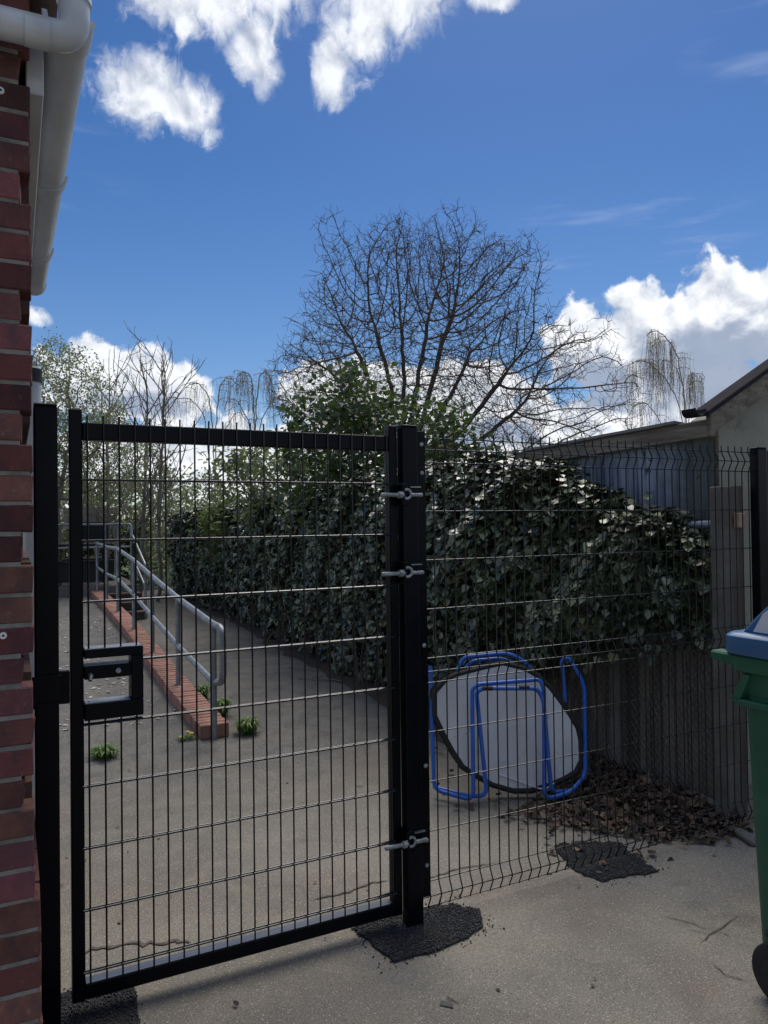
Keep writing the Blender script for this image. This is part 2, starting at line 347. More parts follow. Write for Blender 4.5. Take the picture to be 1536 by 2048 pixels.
class MB:
    def __init__(s): s.V = []; s.F = []
    def box(s, x0, x1, y0, y1, z0, z1):
        i = len(s.V)
        s.V += [(x0, y0, z0), (x1, y0, z0), (x1, y1, z0), (x0, y1, z0), (x0, y0, z1), (x1, y0, z1), (x1, y1, z1), (x0, y1, z1)]
        s.F += [[i+a for a in f] for f in ((3, 2, 1, 0), (4, 5, 6, 7), (0, 1, 5, 4), (1, 2, 6, 5), (2, 3, 7, 6), (3, 0, 4, 7))]
        return s
    def hexa(s, p):                           # 8 points ordered like box
        i = len(s.V); s.V += [tuple(q) for q in p]
        s.F += [[i+a for a in f] for f in ((3, 2, 1, 0), (4, 5, 6, 7), (0, 1, 5, 4), (1, 2, 6, 5), (2, 3, 7, 6), (3, 0, 4, 7))]
        return s
    def tube(s, pts, r, n=10, caps=True, closed=False):
        pts = [Vector(p) for p in pts]; k = len(pts)
        rs = r if hasattr(r, '__len__') else [r]*k
        t0 = (pts[1]-pts[0]).normalized()
        a = t0.orthogonal().normalized(); rings = []
        for i, p in enumerate(pts):
            if closed: t = (pts[(i+1) % k]-pts[i-1]).normalized()
            elif i == 0: t = t0
            elif i == k-1: t = (pts[i]-pts[i-1]).normalized()
            else: t = ((pts[i+1]-p).normalized()+(p-pts[i-1]).normalized()).normalized()
            a = (a - t*a.dot(t)).normalized(); b = t.cross(a)
            i0 = len(s.V)
            for j in range(n):
                q = p + (a*math.cos(2*math.pi*j/n)+b*math.sin(2*math.pi*j/n))*rs[i]; s.V.append(tuple(q))
            rings.append(i0)
        pairs = list(zip(rings[:-1], rings[1:]))
        if closed: pairs.append((rings[-1], rings[0]))
        for A, B in pairs:
            for j in range(n): s.F.append([A+j, A+(j+1) % n, B+(j+1) % n, B+j])
        if caps and not closed:
            s.F.append([rings[0]+j for j in reversed(range(n))]); s.F.append([rings[-1]+j for j in range(n)])
        return s
    def prism(s, poly, axis, a, b):            # polygon (2D) extruded along axis from a to b
        i = len(s.V); n = len(poly)
        def mk(p, c): return {'x': (c, p[0], p[1]), 'y': (p[0], c, p[1]), 'z': (p[0], p[1], c)}[axis]
        s.V += [mk(p, a) for p in poly] + [mk(p, b) for p in poly]
        s.F += [[i+j for j in reversed(range(n))], [i+n+j for j in range(n)]]
        s.F += [[i+j, i+(j+1) % n, i+n+(j+1) % n, i+n+j] for j in range(n)]
        return s
    def loft(s, rings, caps=True):
        ids = []
        for rg in rings: ids.append(len(s.V)); s.V += [tuple(p) for p in rg]
        n = len(rings[0])
        for A, B in zip(ids[:-1], ids[1:]):
            for j in range(n): s.F.append([A+j, A+(j+1) % n, B+(j+1) % n, B+j])
        if caps: s.F.append([ids[0]+j for j in reversed(range(n))]); s.F.append([ids[-1]+j for j in range(n)])
        return s
    def mesh(s, name, origin=(0, 0, 0), bevel=0, smooth=False, seg=1):
        me = bpy.data.meshes.new(name)
        o = Vector(origin)
        me.from_pydata([tuple(Vector(v)-o) for v in s.V], [], s.F)
        bm = bmesh.new(); bm.from_mesh(me)
        bmesh.ops.recalc_face_normals(bm, faces=bm.faces)
        if bevel:
            ed = [e for e in bm.edges if len(e.link_faces) == 2 and e.calc_face_angle(0) > .6]
            bmesh.ops.bevel(bm, geom=ed, offset=bevel, segments=seg, affect='EDGES', profile=.6)
        bm.to_mesh(me); bm.free()
        if smooth:
            for p in me.polygons: p.use_smooth = True
            try: me.set_sharp_from_angle(angle=R_(40))
            except Exception: pass
        return me
    def build(s, name, mat, parent=None, bevel=0, smooth=False, seg=1):
        org = world_of(parent) if parent is not None else Vector((0, 0, 0))
        return mobj(name, s.mesh(name, org, bevel, smooth, seg), mat, parent)
def arc(c, a, b, r, t0, t1, n=8):              # points on a circle in the plane of unit vectors a,b
    c, a, b = Vector(c), Vector(a), Vector(b)
    return [c + a*r*math.cos(t0+(t1-t0)*i/n) + b*r*math.sin(t0+(t1-t0)*i/n) for i in range(n+1)]
def fillet(pts, r, n=5):
    pts = [Vector(p) for p in pts]; o = [pts[0]]
    for i in range(1, len(pts)-1):
        p, a, b = pts[i], pts[i-1], pts[i+1]
        d1, d2 = (a-p), (b-p); q = min(r, d1.length*.48, d2.length*.48)
        s, e = p+d1.normalized()*q, p+d2.normalized()*q
        for k in range(n+1):
            t = k/n; o.append(s*(1-t)**2 + p*2*t*(1-t) + e*t*t)
    o.append(pts[-1]); return o

# ------------------------------------------------------------------ setting: ground, ramp, steps, platform
g = MB(); S = 400
g.V = [(-S, -S, 0), (S, -S, 0), (S, S, 0), (-S, S, 0)]; g.F = [[0, 1, 2, 3]]
ground = g.build('ground', M['ground']); tag(ground, kind='structure')
gf = MB(); gf.V = [(-60, 19.5, .02), (3.3, 19.5, .02), (3.9, 5.2, .02), (60, 5.2, .02), (300, 300, .02), (-300, 300, .02)]; gf.F = [[0, 1, 2, 3, 4, 5]]
tag(gf.build('grass_ground', M['grass']), kind='structure')

COP = [(5.62, .105), (6.99, .160), (8.38, .242), (9.75, .331), (11.34, .392), (12.74, .430), (14.25, .455)]
def cop(v):
    return float(np.interp(v, [a for a, _ in COP], [b for _, b in COP]))
mb = MB(); vs_ = [5.20] + list(np.linspace(5.70, 14.3, 20))
for v in vs_:
    z = max(.004, cop(v)-.095) if v > 5.5 else -.006
    mb.V += [(-1.6, v, z), (1.235, v, z)]
for i in range(len(vs_)-1): mb.F.append([2*i, 2*i+1, 2*i+3, 2*i+2])
tag(mb.build('ramp', M['ground']), kind='structure')
plat = MB().box(-2.6, 2.06, 14.3, 19.6, -.1, .53).build('platform', M['ground']); tag(plat, kind='structure')

st = thing('steps', (1.75, 13.3, 0), 'short flight of dark concrete steps with red edges behind the brick dwarf wall', 'steps')
for i in range(3):
    v0 = 13.35+.31*i
    s_ = MB().box(1.42, 2.06, v0, 14.295, .135*i+.002 if i else 0, .135*(i+1)).build('step', M['step'], st, bevel=.008)
    MB().box(1.425, 2.055, v0-.012, v0+.05, .135*(i+1)-.028, .135*(i+1)+.006).build('nosing', M['steptread'], s_)

# dirt and cracks on the concrete, each a ragged thin sheet
def ragged(name, pts, wd, parent, z=.004, mat=None, seed=1):
    rr = random.Random(seed); pts = [Vector((p[0], p[1], 0)) for p in pts]
    dense = []
    for a, b in zip(pts[:-1], pts[1:]):
        n = max(2, int((b-a).length/.02))
        dense += [a+(b-a)*i/n for i in range(n)]
    dense.append(pts[-1]); mb = MB(); n = len(dense)
    for i, p in enumerate(dense):
        t = (dense[min(n-1, i+1)]-dense[max(0, i-1)]).normalized(); nn = Vector((-t.y, t.x, 0))
        taper = min(1, i/(n*.15)+.15, (n-1-i)/(n*.15)+.15)
        off = nn*rr.uniform(-1.2, 1.2)*wd
        mb.V += [tuple(p+off+nn*wd*taper*rr.uniform(.3, 1))[:2]+(z,), tuple(p+off-nn*wd*taper*rr.uniform(.3, 1))[:2]+(z,)]
    for i in range(n-1): mb.F.append([2*i, 2*i+1, 2*i+3, 2*i+2])
    return mb.build(name, mat or M['crack'], parent)
ragged('crack', [(2.33, 2.235), (2.38, 2.16), (2.41, 2.075)], .0032, ground, seed=2)
ragged('crack', [(2.30, 2.03), (2.40, 2.06), (2.47, 2.07), (2.60, 2.10)], .0032, ground, seed=3)
ragged('crack', [(2.41, 2.075), (2.44, 2.03), (2.43, 2.00)], .0024, ground, seed=21)
ragged('crack', [(2.40, 2.06), (2.36, 2.09), (2.34, 2.12)], .0020, ground, seed=22)
ragged('crack', [(2.24, 1.92), (2.22, 1.86), (2.25, 1.79)], .0032, ground, seed=4)
ragged('crack', [(.20, 3.06), (.34, 3.035), (.46, 2.985), (.56, 2.97), (.60, 2.90)], .013, ground, seed=5)
ragged('crack', [(1.12, 3.02), (1.25, 3.00), (1.40, 3.03), (1.50, 3.02)], .008, ground, seed=6)
ragged('crack', [(.50, 2.36), (.42, 2.27), (.36, 2.22)], .012, ground, seed=7)
ragged('crack', [(1.60, 2.95), (1.80, 2.97), (2.05, 2.93)], .006, ground, seed=8)

def blob_outline(cx, cy, pts, seed, jit=.018):
    rr = random.Random(seed); o = []
    n = len(pts)
    for i in range(n):
        a, b = Vector(pts[i]+(0,)), Vector(pts[(i+1) % n]+(0,))
        k = max(2, int((b-a).length/.03))
        for j in range(k):
            p = a+(b-a)*j/k; o.append((p.x+rr.uniform(-jit, jit), p.y+rr.uniform(-jit, jit)))
    return o
def in_poly(x, y, poly):
    c = False; n = len(poly); j = n-1
    for i in range(n):
        if (poly[i][1] > y) != (poly[j][1] > y) and x < (poly[j][0]-poly[i][0])*(y-poly[i][1])/(poly[j][1]-poly[i][1])+poly[i][0]: c = not c
        j = i
    return c
ICO = None
def ico():
    bm = bmesh.new(); bmesh.ops.create_icosphere(bm, subdivisions=1, radius=1)
    V = np.array([v.co[:] for v in bm.verts]); F = np.array([[v.index for v in f.verts] for f in bm.faces]); bm.free(); return V, F
IV, IF = ico()
def patch(pts, seed, nst, jit=.006):
    o = blob_outline(0, 0, pts, seed, jit)
    mb = MB(); cx = sum(p[0] for p in o)/len(o); cy = sum(p[1] for p in o)/len(o)
    n = len(o); mb.V = [(x, y, .004) for x, y in o] + [(cx+(x-cx)*.96, cy+(y-cy)*.96, .0075) for x, y in o] + [(cx, cy, .009)]
    mb.F = [[i, (i+1) % n, n+(i+1) % n, n+i] for i in range(n)] + [[n+i, n+(i+1) % n, 2*n] for i in range(n)]
    p = mb.build('tarmac_patch', M['tar']); tag(p, kind='structure')
    rr = np.random.default_rng(seed); V, F, C = [], [], []; k = 0
    xs = [q[0] for q in o]; ys = [q[1] for q in o]
    while k < nst:
        x, y = rr.uniform(min(xs)-.02, max(xs)+.02), rr.uniform(min(ys)-.02, max(ys)+.02)
        if not in_poly(x, y, o) and rr.random() > .035: continue
        s = rr.uniform(.0018, .0052)
        q = rr.normal(size=(3, 3)); q, _ = np.linalg.qr(q)
        V.append((IV*(1+rr.uniform(-.25, .25, (len(IV), 1)))*[1, .8, .6])@q*s + [x, y, .0085+rr.uniform(-.0015, .0025) if in_poly(x, y, o) else .003])
        F.append(IF + k*len(IV)); C.append(np.tile([rr.random(), rr.random(), 0, 1], (len(IV), 1))); k += 1
    ch = mobj('chippings', fastmesh('chippings', np.concatenate(V), np.concatenate(F), rnd=np.concatenate(C)), M['chip'], p); tag(ch, kind='stuff')
    return p
patch([(.02, 2.83), (.20, 2.81), (.37, 2.775), (.362, 2.60), (.352, 2.50), (.345, 2.30), (.02, 2.30)], 3, 3600)
patch([(1.183, 2.735), (1.35, 2.74), (1.52, 2.73), (1.63, 2.705), (1.70, 2.61), (1.645, 2.50), (1.52, 2.455), (1.38, 2.440), (1.230, 2.452)], 4, 6500)
patch([(2.36, 2.95), (2.52, 2.93), (2.66, 2.84), (2.64, 2.66), (2.60, 2.53), (2.47, 2.55), (2.30, 2.58), (2.29, 2.76)], 5, 3200, .014)
ragged('dark_stain', [(1.255, 2.17), (1.285, 2.17), (1.315, 2.17)], .026, ground, seed=11, mat=M['stain'])

# ------------------------------------------------------------------ brick building corner on the left
bld = thing('brick_building', (-.5, 2.4, 0), 'red brick building corner with notched courses and white gutter at the left edge', 'building')
WF, WC = 2.06, .045                            # front face (y) and corner (x)
core = MB()
core.box(-1.6, WC-.030, WF+.005, 4.35, 0, 3.0)
core.build('mortar_core', M['mortar'], bld)
bw, bh, bj = .215, .065, .010
bvar = []
for i in range(5):
    mbk = MB(); rr = random.Random(i)
    mbk.box(-bw/2, bw/2, 0, .102, 0, bh)
    mbk.V = [(x+rr.uniform(-.004, .004), y+rr.uniform(-.0025, .0025), z+rr.uniform(-.0025, .0025)) for x, y, z in mbk.V]
    me = mbk.mesh('brick', bevel=.004); me.materials.append(M['brick']); bvar.append(me)
ret = MB()
for k in range(40):
    z = .075*k+.005
    notch = (k % 4 == 0 and k > 8)
    cx = WC-(.024 if notch else 0) + (.014 if k < 9 else 0) + random.uniform(-.001, .001)
    x = cx - (0 if k % 2 == 0 else .1125)
    if k % 2:                                  # header end at the corner
        h = mobj('brick', bvar[k % 5], M['brick'], bld, (cx-.051, WF+random.uniform(-.001, .001), z)); h.scale = (.102/bw, 1, 1)
    while x > -1.0:
        mobj('brick', bvar[random.randrange(5)], M['brick'], bld, (x-bw/2, WF+random.uniform(-.0015, .0015), z)); x -= bw+bj
    y = WF + (.1045 if k % 2 == 0 else .2175)
    while y < 4.3:                             # return wall along the passage
        ret.box(cx-.1, cx, y+bj, min(y+bj+bw, 4.35), z, z+bh); y += bw+bj
tag(ret.build('return_brickwork', M['wallbrick'], bld), kind='stuff')
joints = MB()                                  # pointed mortar joints on the visible face, slightly recessed
for k in range(41):
    notch = ((k-1) % 4 == 0 and k > 9) or (k % 4 == 0 and k > 8)
    cx = WC-(.028 if notch else .005)+(.012 if k < 9 else 0)
    joints.box(-1.0, cx, WF+.003, WF+.09, .075*k-.0055, .075*k+.0055)
    joints.box(cx-.09, cx, WF+.09, 4.3, .075*k-.0055, .075*k+.0055)
joints.build('pointing', M['mortar'], bld)
for z in (2.668, 1.328):
    sc = MB().tube([(-.022, WF+.004, z), (-.022, WF-.004, z)], .0085, 14).build('screw_cap', M['cap'], bld)
    MB().tube([(-.022, WF-.0035, z), (-.022, WF-.0055, z)], .003, 8).build('screw_recess', M['darkhole'], sc)
# fascia, roof edge, gutter
MB().box(WC-.01, WC+.032, 2.10, 4.36, 2.70, 2.90).build('fascia', M['pvc'], bld, bevel=.003)
rf = MB().hexa([(-1.8, 1.9, 3.9), (-1.8, 1.9, 3.86), (-1.8, 4.5, 3.86), (-1.8, 4.5, 3.9), (.11, 1.9, 2.96), (.11, 1.9, 2.93), (.11, 4.5, 2.93), (.11, 4.5, 2.96)])
rf.build('roof', M['tile'], bld)
def skew(m_):
    m_.V = [(x-.012*(y-2.02), y, z) for x, y, z in m_.V]; return m_
gb = MB(); n = 10; GX, GZ, GR = .131, 2.86, .056
prof = [(GX+GR*math.cos(t), GZ+GR*math.sin(t)) for t in [math.pi+math.pi*i/n for i in range(n+1)]] + \
       [(GX+(GR-.004)*math.cos(t), GZ+(GR-.004)*math.sin(t)) for t in [2*math.pi-math.pi*i/n for i in range(n+1)]]
gb.prism(prof, 'y', 2.02, 4.30); skew(gb)
gut = gb.build('gutter', M['pvc'], bld, smooth=True)
def half_ring(r, y0, y1, name, par):
    pr = [(GX+r*math.cos(t), GZ+.004+r*math.sin(t)) for t in [math.pi+math.pi*i/n for i in range(n+1)]] + [(GX+.05*math.cos(t), GZ+.004+.05*math.sin(t)) for t in [2*math.pi-math.pi*i/n for i in range(n+1)]]
    return skew(MB().prism(pr, 'y', y0, y1)).build(name, M['pvc'], par, smooth=True)
for y in (2.93, 3.72): half_ring(.0650, y, y+.05, 'union_bracket', gut)
half_ring(.061, 4.27, 4.315, 'stop_end', gut)
half_ring(.062, 2.0, 2.09, 'outlet_socket', gut)
el_ = MB().tube(fillet([(.142, 1.985, 3.06), (.142, 1.985, 2.795), (-.16, 1.975, 2.785)], .052, 10), .037, 18).build('elbow_pipe', M['pvc'], bld, smooth=True)
MB().tube([(.142, 1.985, 2.885), (.142, 1.985, 2.94)], .0415, 18).build('pipe_collar', M['pvc'], el_, smooth=True)
MB().tube([(.085, 1.9785, 2.788), (.03, 1.977, 2.787)], .0372, 18).build('pipe_collar', M['pvc'], el_, smooth=True)
MB().tube([(-.03, 1.977, 2.787), (-.6, 1.965, 2.775)], .041, 18).build('pipe_run', M['pvc'], bld, smooth=True)
vp = thing('vent_pipe', (.10, 4.62, 0), 'white round pipe with dark cap rising past the far end of the brick wall', 'pipe')
MB().tube([(.10, 4.62, 0), (.10, 4.62, 2.42)], .048, 16).build('pipe', M['pvc'], vp, smooth=True)
MB().tube([(.10, 4.62, 2.40), (.10, 4.62, 2.475), (.10, 4.62, 2.49)], [.053, .053, .03], 16).build('cap', M['darkhole'], vp, smooth=True)

# ------------------------------------------------------------------ gate and posts
GV = 2.643
def post(name, u0, u1, v0, v1, top, label, lean=0):
    p = thing(name, ((u0+u1)/2, (v0+v1)/2, 0), label, 'post')
    MB().box(u0, u1, v0, v1, -.05, top-.006).build('post_tube', M['black'], p, bevel=.006, seg=2)
    MB().box(u0+.001, u1-.001, v0+.001, v1-.001, top-.006, top+.002).build('cap', M['black'], p, bevel=.003)
    return p
lp = post('gate_post', .060, .131, 2.622, 2.675, 1.985, 'black square latch post fixed against the brick wall')
MB().box(.1315, .163, 2.640, 2.668, 1.020, 1.125).build('keeper', M['black'], lp, bevel=.003)
kp = MB().box(.052, .140, 2.612, 2.6215, 1.035, 1.12).build('keeper_plate', M['black'], lp, bevel=.002)
MB().box(.0475, .0595, 2.56, 2.622, 1.03, 1.105).build('fixing_lug', M['black'], lp, bevel=.002)
hp = post('hinge_post', 1.378, 1.448, 2.618, 2.668, 1.978, 'black square hinge post in a tarmac patch between gate and mesh panel')
MB().box(1.4485, 1.492, 2.638, 2.646, .10, 1.958).build('clamp_bar', M['black'], hp, bevel=.001)
for z in (1.905, 1.790, 1.10, .62, .325, .225):
    b = MB().tube([(1.474, 2.638, z), (1.474, 2.633, z), (1.474, 2.630, z)], [.0095, .0085, .004], 12).build('bolt', M['galv'], hp, smooth=True)
rp = post('fence_post', 3.478, 3.552, 2.640, 2.690, 1.962, 'black mesh-fence post beside the wheelie bin at the right edge')
MB().box(3.5525, 3.600, 2.655, 2.663, .08, 1.95).build('clamp_bar', M['black'], rp, bevel=.001)
for z in (1.86, 1.44, .9, .4): MB().tube([(3.578, 2.655, z), (3.578, 2.648, z)], .009, 12).build('bolt', M['galv'], rp, smooth=True)

gate = thing('mesh_gate', (.77, GV, 0), 'closed black steel gate with rectangular wire mesh and lock box', 'gate')
F0, F1 = GV+.004, GV+.050
MB().box(.166, .206, F0, F1, .050, 1.978).build('stile', M['black'], gate, bevel=.003)
MB().box(1.333, 1.370, F0, F1, .050, 1.978).build('stile', M['black'], gate, bevel=.003)
MB().box(.2065, 1.3325, F0, F1, 1.877, 1.935).build('top_rail', M['black'], gate, bevel=.003)
MB().box(.2065, 1.3325, F0-.001, F1, .053, .102).build('bottom_rail', M['black'], gate, bevel=.003)
MB().box(.2085, 1.3305, F0+.004, F1-.003, .1022, .1036).build('rail_sheen_strip', M['railsheen'], gate)  # thin added strip, its colour imitates the sky sheen on the black rail
vw = MB().tube([(0, 0, .100), (0, 0, 1.958)], .0031, 8).mesh('vertical_wire', smooth=True); vw.materials.append(M['wire'])
vshort = MB().tube([(0, 0, 1.19), (0, 0, 1.958)], .0031, 8).mesh('vertical_wire', smooth=True); vshort.materials.append(M['wire'])
vlow = MB().tube([(0, 0, .100), (0, 0, .957)], .0031, 8).mesh('vertical_wire', smooth=True); vlow.materials.append(M['wire'])
for i in range(23):
    u = .2211+.05*i
    if u < .385:
        mobj('vertical_wire', vshort, None, gate, (u, GV, 0)); mobj('vertical_wire', vlow, None, gate, (u, GV, 0))
    else: mobj('vertical_wire', vw, None, gate, (u, GV, 0))
def hw(u0): 
    m = MB().tube([(u0, 0, 0), (1.339, 0, 0)], .0036, 8).mesh('horizontal_wire', smooth=True); m.materials.append(M['wireh']); return m
hwf, hws = hw(.200), hw(.388)
for k in range(9):
    z = 1.745-.2*k
    for dv in (-.0067, .0067):
        if k in (3,): mobj('horizontal_wire', hws, None, gate, (0, GV+dv, z))
        else: mobj('horizontal_wire', hwf, None, gate, (0, GV+dv, z))
# lock box: a hollow steel case with two openings
lb = MB()
L0, L1, LZ0, LZ1 = .2065, .392, .958, 1.189
for a, b, c, d in ((L0, L1, 1.160, LZ1), (L0, .352, 1.092, 1.135), (L0, L1, LZ0, 1.012), (.353, L1, 1.0125, 1.1595)):
    lb.box(a, b, GV-.012, GV+.062, c, d)
lock = lb.build('lock_box', M['black'], gate, bevel=.004, seg=2)
MB().box(L0+.004, L1-.006, GV-.008, GV+.058, 1.1895, 1.1915).build('top_sheen_plate', M['galv'], lock)  # bright plate added to imitate the reflection on top of the black case
MB().box(L0+.004, .350, GV-.006, GV+.058, 1.0125, 1.0145).build('inner_sheen_plate', M['galv'], lock)  # pale plate stands in for sky reflected inside the lower opening
for u in (.222, .338): MB().tube([(u, GV+.02, 1.0145), (u, GV+.02, 1.0155)], .004, 10).build('screw_hole', M['darkhole'], lock)
MB().tube([(.311, GV-.012, 1.115), (.311, GV-.020, 1.115)], .0085, 16).build('key_cylinder', M['galv'], lock, smooth=True)
MB().tube([(.225, GV-.012, 1.105), (.225, GV-.030, 1.105), (.222, GV-.040, 1.094)], [.010, .008, .006], 10).build('latch_knob', M['galv'], lock, smooth=True)

# adjustable hinges: threaded eyebolt, nut, lug
for z in (1.700, 1.394, .345):
    HY = 2.600
    lug = MB().box(1.366, 1.378, HY-.006, 2.665, z-.040, z+.045).box(1.378, 1.398, HY+.008, 2.6175, z-.042, z+.044).build('hinge_lug', M['black'], gate, bevel=.003)
    bolt = MB().tube([(1.272, HY, z), (1.276, HY, z), (1.372, HY, z)], [.006, .0085, .0085], 12).build('hinge_bolt', M['galv'], gate, smooth=True)
    MB().tube([(1.348, HY, z), (1.364, HY, z)], .0145, 6).build('nut', M['galv'], bolt)
    MB().tube(arc((1.386, HY, z+.004), (1, 0, 0), (0, 0, 1), .018, 0, 2*math.pi*15/16, 15), .006, 8, closed=True).build('eye', M['galv'], bolt, smooth=True)
    MB().tube([(1.404, HY, z), (1.452, HY, z), (1.456, HY, z)], [.0085, .0085, .006], 12).build('hinge_pin', M['galv'], bolt, smooth=True)
    MB().box(1.405, 1.452, HY+.004, 2.6175, z+.030, z+.034).build('hinge_plate', M['galv'], lug)

# mesh fence panel with folded wires
FV = 2.675
fence = thing('mesh_fence_panel', (2.48, FV, 0), 'black welded mesh fence panel with V folds right of the hinge post', 'fence')
ZT = 1.937
TIP = -.022
rows = [(0, 0), (.05, TIP), (.1, 0), (.3, 0), (.5, 0), (.7, 0), (.9, 0), (.95, TIP), (1.0, 0), (1.2, 0), (1.4, 0), (1.6, 0), (1.8, 0), (1.85, TIP), (1.9, 0)]
pw = [(0, 0, ZT+.028), (0, 0, ZT-.004)]
for t in (.05, .95, 1.85):
    if t > .1: pw.append((0, 0, ZT-t+.052))
    pw += [(0, TIP*.15, ZT-t+.040), (0, TIP*.93, ZT-t+.005), (0, TIP*.93, ZT-t-.005), (0, TIP*.15, ZT-t-.040)]
    pw.append((0, 0, ZT-t-.052))
fw = MB().tube(pw, .0030, 7).mesh('vertical_wire', smooth=True); fw.materials.append(M['wire'])
for i in range(41):
    u = 1.508+.05*i - .0081
    if u > 3.56: break
    mobj('vertical_wire', fw, None, fence, (u, FV+random.uniform(-.001, .001), 0))
fh = MB().tube([(1.462, 0, 0), (3.575, 0, 0)], .0026, 8).mesh('horizontal_wire', smooth=True); fh.materials.append(M['wireh'])
for t, d in rows: mobj('horizontal_wire', fh, None, fence, (0, FV+d+(.0048 if d == 0 else .0048), ZT-t))

# ------------------------------------------------------------------ brick dwarf wall with coping and handrail
dw = thing('dwarf_wall', (1.32, 5.6, 0), 'low red brick wall with brick-on-edge coping beside the ramp', 'wall')
WL, WR = 1.235, 1.452
body = MB()
ys = list(np.linspace(5.66, 14.25, 18))
for a, b in zip(ys[:-1], ys[1:]):
    body.hexa([(WL+.012, a, -.05), (WR-.012, a, -.05), (WR-.012, b, -.05), (WL+.012, b, -.05), (WL+.012, a, cop(a)-.075), (WR-.012, a, cop(a)-.075), (WR-.012, b, cop(b)-.075), (WL+.012, b, cop(b)-.075)])
body.build('wall_body', M['wallbrick'], dw)
MB().box(WL+.004, WR-.004, 5.625, 5.66, -.04, .035).build('end_brick', M['wallbrick'], dw, bevel=.004)
bedm = MB()
for a, b in zip(ys[:-1], ys[1:]):
    bedm.hexa([(WL+.006, a, cop(a)-.0745), (WR-.006, a, cop(a)-.0745), (WR-.006, b, cop(b)-.0745), (WL+.006, b, cop(b)-.0745), (WL+.006, a, cop(a)-.006), (WR-.006, a, cop(a)-.006), (WR-.006, b, cop(b)-.006), (WL+.006, b, cop(b)-.006)])
bedm.build('bedding', M['mortar'], dw)
cvar = []
for i in range(4):
    k_ = MB().box(0, WR-WL, 0, .066, -.105, 0); rr = random.Random(40+i)
    k_.V = [(x+rr.uniform(-.002, .002), y+rr.uniform(-.0015, .0015), z+rr.uniform(-.002, .002)) for x, y, z in k_.V]
    me = k_.mesh('coping_brick', bevel=.005); me.materials.append(M['coping']); cvar.append(me)
y = 5.62
while y < 14.2:
    mobj('coping_brick', cvar[random.randrange(4)], None, dw, (WL+random.uniform(-.003, .003), y, cop(y+.03)+random.uniform(-.002, .002))); y += .0757

hr = thing('handrail', (1.337, 5.6, 0), 'grey galvanised tubular handrail standing on the brick dwarf wall', 'handrail')
RAIL = [(5.60, .852), (6.95, .936), (8.34, 1.050), (9.71, 1.175), (11.29, 1.270), (12.69, 1.270), (14.2, 1.300)]
HU = 1.337
top = [(HU, v, z) for v, z in RAIL]; mid = [(HU, v, z-.43) for v, z in RAIL]
rt = MB().tube(fillet(list(reversed(top))+[(HU+.02, 5.40, .845), (HU+.02, 5.40, .455), (HU+.01, 5.60, RAIL[0][1]-.43)], .09, 7), .026, 14).build('top_rail', M['galvpipe'], hr, smooth=True)
MB().tube(mid, .0235, 14).build('mid_rail', M['galvpipe'], hr, smooth=True)
for i, (v, z) in enumerate(RAIL):
    base_z = -.02 if i == 0 else cop(v)-.02
    p_ = MB().tube([(HU, v, base_z), (HU, v, z)], .0225, 14).build('rail_post', M['galvpipe'], hr, smooth=True)
    if i: MB().tube([(HU, v, cop(v)), (HU, v, cop(v)+.008)], .034, 14).build('base_collar', M['galvpipe'], p_, smooth=True)

pr = thing('platform_rail', (1.95, 14.4, .53), 'pale grey tubular guard rail round the raised platform', 'handrail')
MB().tube(fillet([(-1.6, 14.42, 1.635), (1.945, 14.42, 1.635), (1.945, 14.30, 1.40)], .05, 5), .021, 10).build('top_rail', M['galvpipe'], pr, smooth=True)
MB().tube([(-1.6, 14.42, 1.22), (1.945, 14.42, 1.22)], .018, 10).build('mid_rail', M['galvpipe'], pr, smooth=True)
for u in (-1.2, -.2, .7, 1.5, 1.72, 1.945):
    MB().tube([(u, 14.42, .5), (u, 14.42, 1.635)], .020, 10).build('rail_post', M['galvpipe'], pr, smooth=True)
MB().tube(fillet([(1.955, 14.30, 1.42), (2.03, 13.35, .93), (2.03, 13.35, 0)], .05, 5), .021, 10).build('stair_rail', M['galvpipe'], pr, smooth=True)
MB().tube([(1.955, 14.30, 1.02), (2.03, 13.35, .55)], .018, 10).build('stair_mid_rail', M['galvpipe'], pr, smooth=True)

# platform furniture
pt = thing('picnic_table', (.95, 15.0, .53), 'black wooden picnic table on the raised platform behind the guard rail', 'table')
for i in range(5): MB().box(.28, 1.66, 14.72+.13*i, 14.72+.13*i+.12, 1.245, 1.285).build('table_plank', M['blackwood'], pt, bevel=.004)
for u in (.42, 1.52):
    MB().hexa([(u, 14.62, .53), (u+.05, 14.62, .53), (u+.05, 14.70, .53), (u, 14.70, .53), (u, 14.90, 1.244), (u+.05, 14.90, 1.244), (u+.05, 14.98, 1.244), (u, 14.98, 1.244)]).build('leg', M['blackwood'], pt)
    MB().hexa([(u, 15.36, .53), (u+.05, 15.36, .53), (u+.05, 15.44, .53), (u, 15.44, .53), (u, 15.10, 1.244), (u+.05, 15.10, 1.244), (u+.05, 15.18, 1.244), (u, 15.18, 1.244)]).build('leg', M['blackwood'], pt)
for v in (14.50, 15.42): MB().box(.28, 1.66, v, v+.2, .95, .99).build('bench_plank', M['blackwood'], pt, bevel=.004)
MB().box(.28, 1.66, 14.56, 14.60, .60, .94).build('side_panel', M['blackwood'], pt)
bb = thing('bench', (1.2, 15.9, .53), 'high-backed black bench behind the picnic table', 'bench')
MB().box(1.08, 1.72, 15.98, 16.03, 1.33, 1.70).build('backrest', M['blackwood'], bb, bevel=.01)
MB().box(1.08, 1.72, 15.60, 15.98, .95, 1.0).build('seat', M['blackwood'], bb, bevel=.01)
for u in (1.10, 1.64):
    MB().box(u, u+.06, 15.62, 15.68, .53, .95).build('leg', M['blackwood'], bb); MB().box(u, u+.06, 15.97, 16.029, .53, 1.33).build('leg', M['blackwood'], bb)
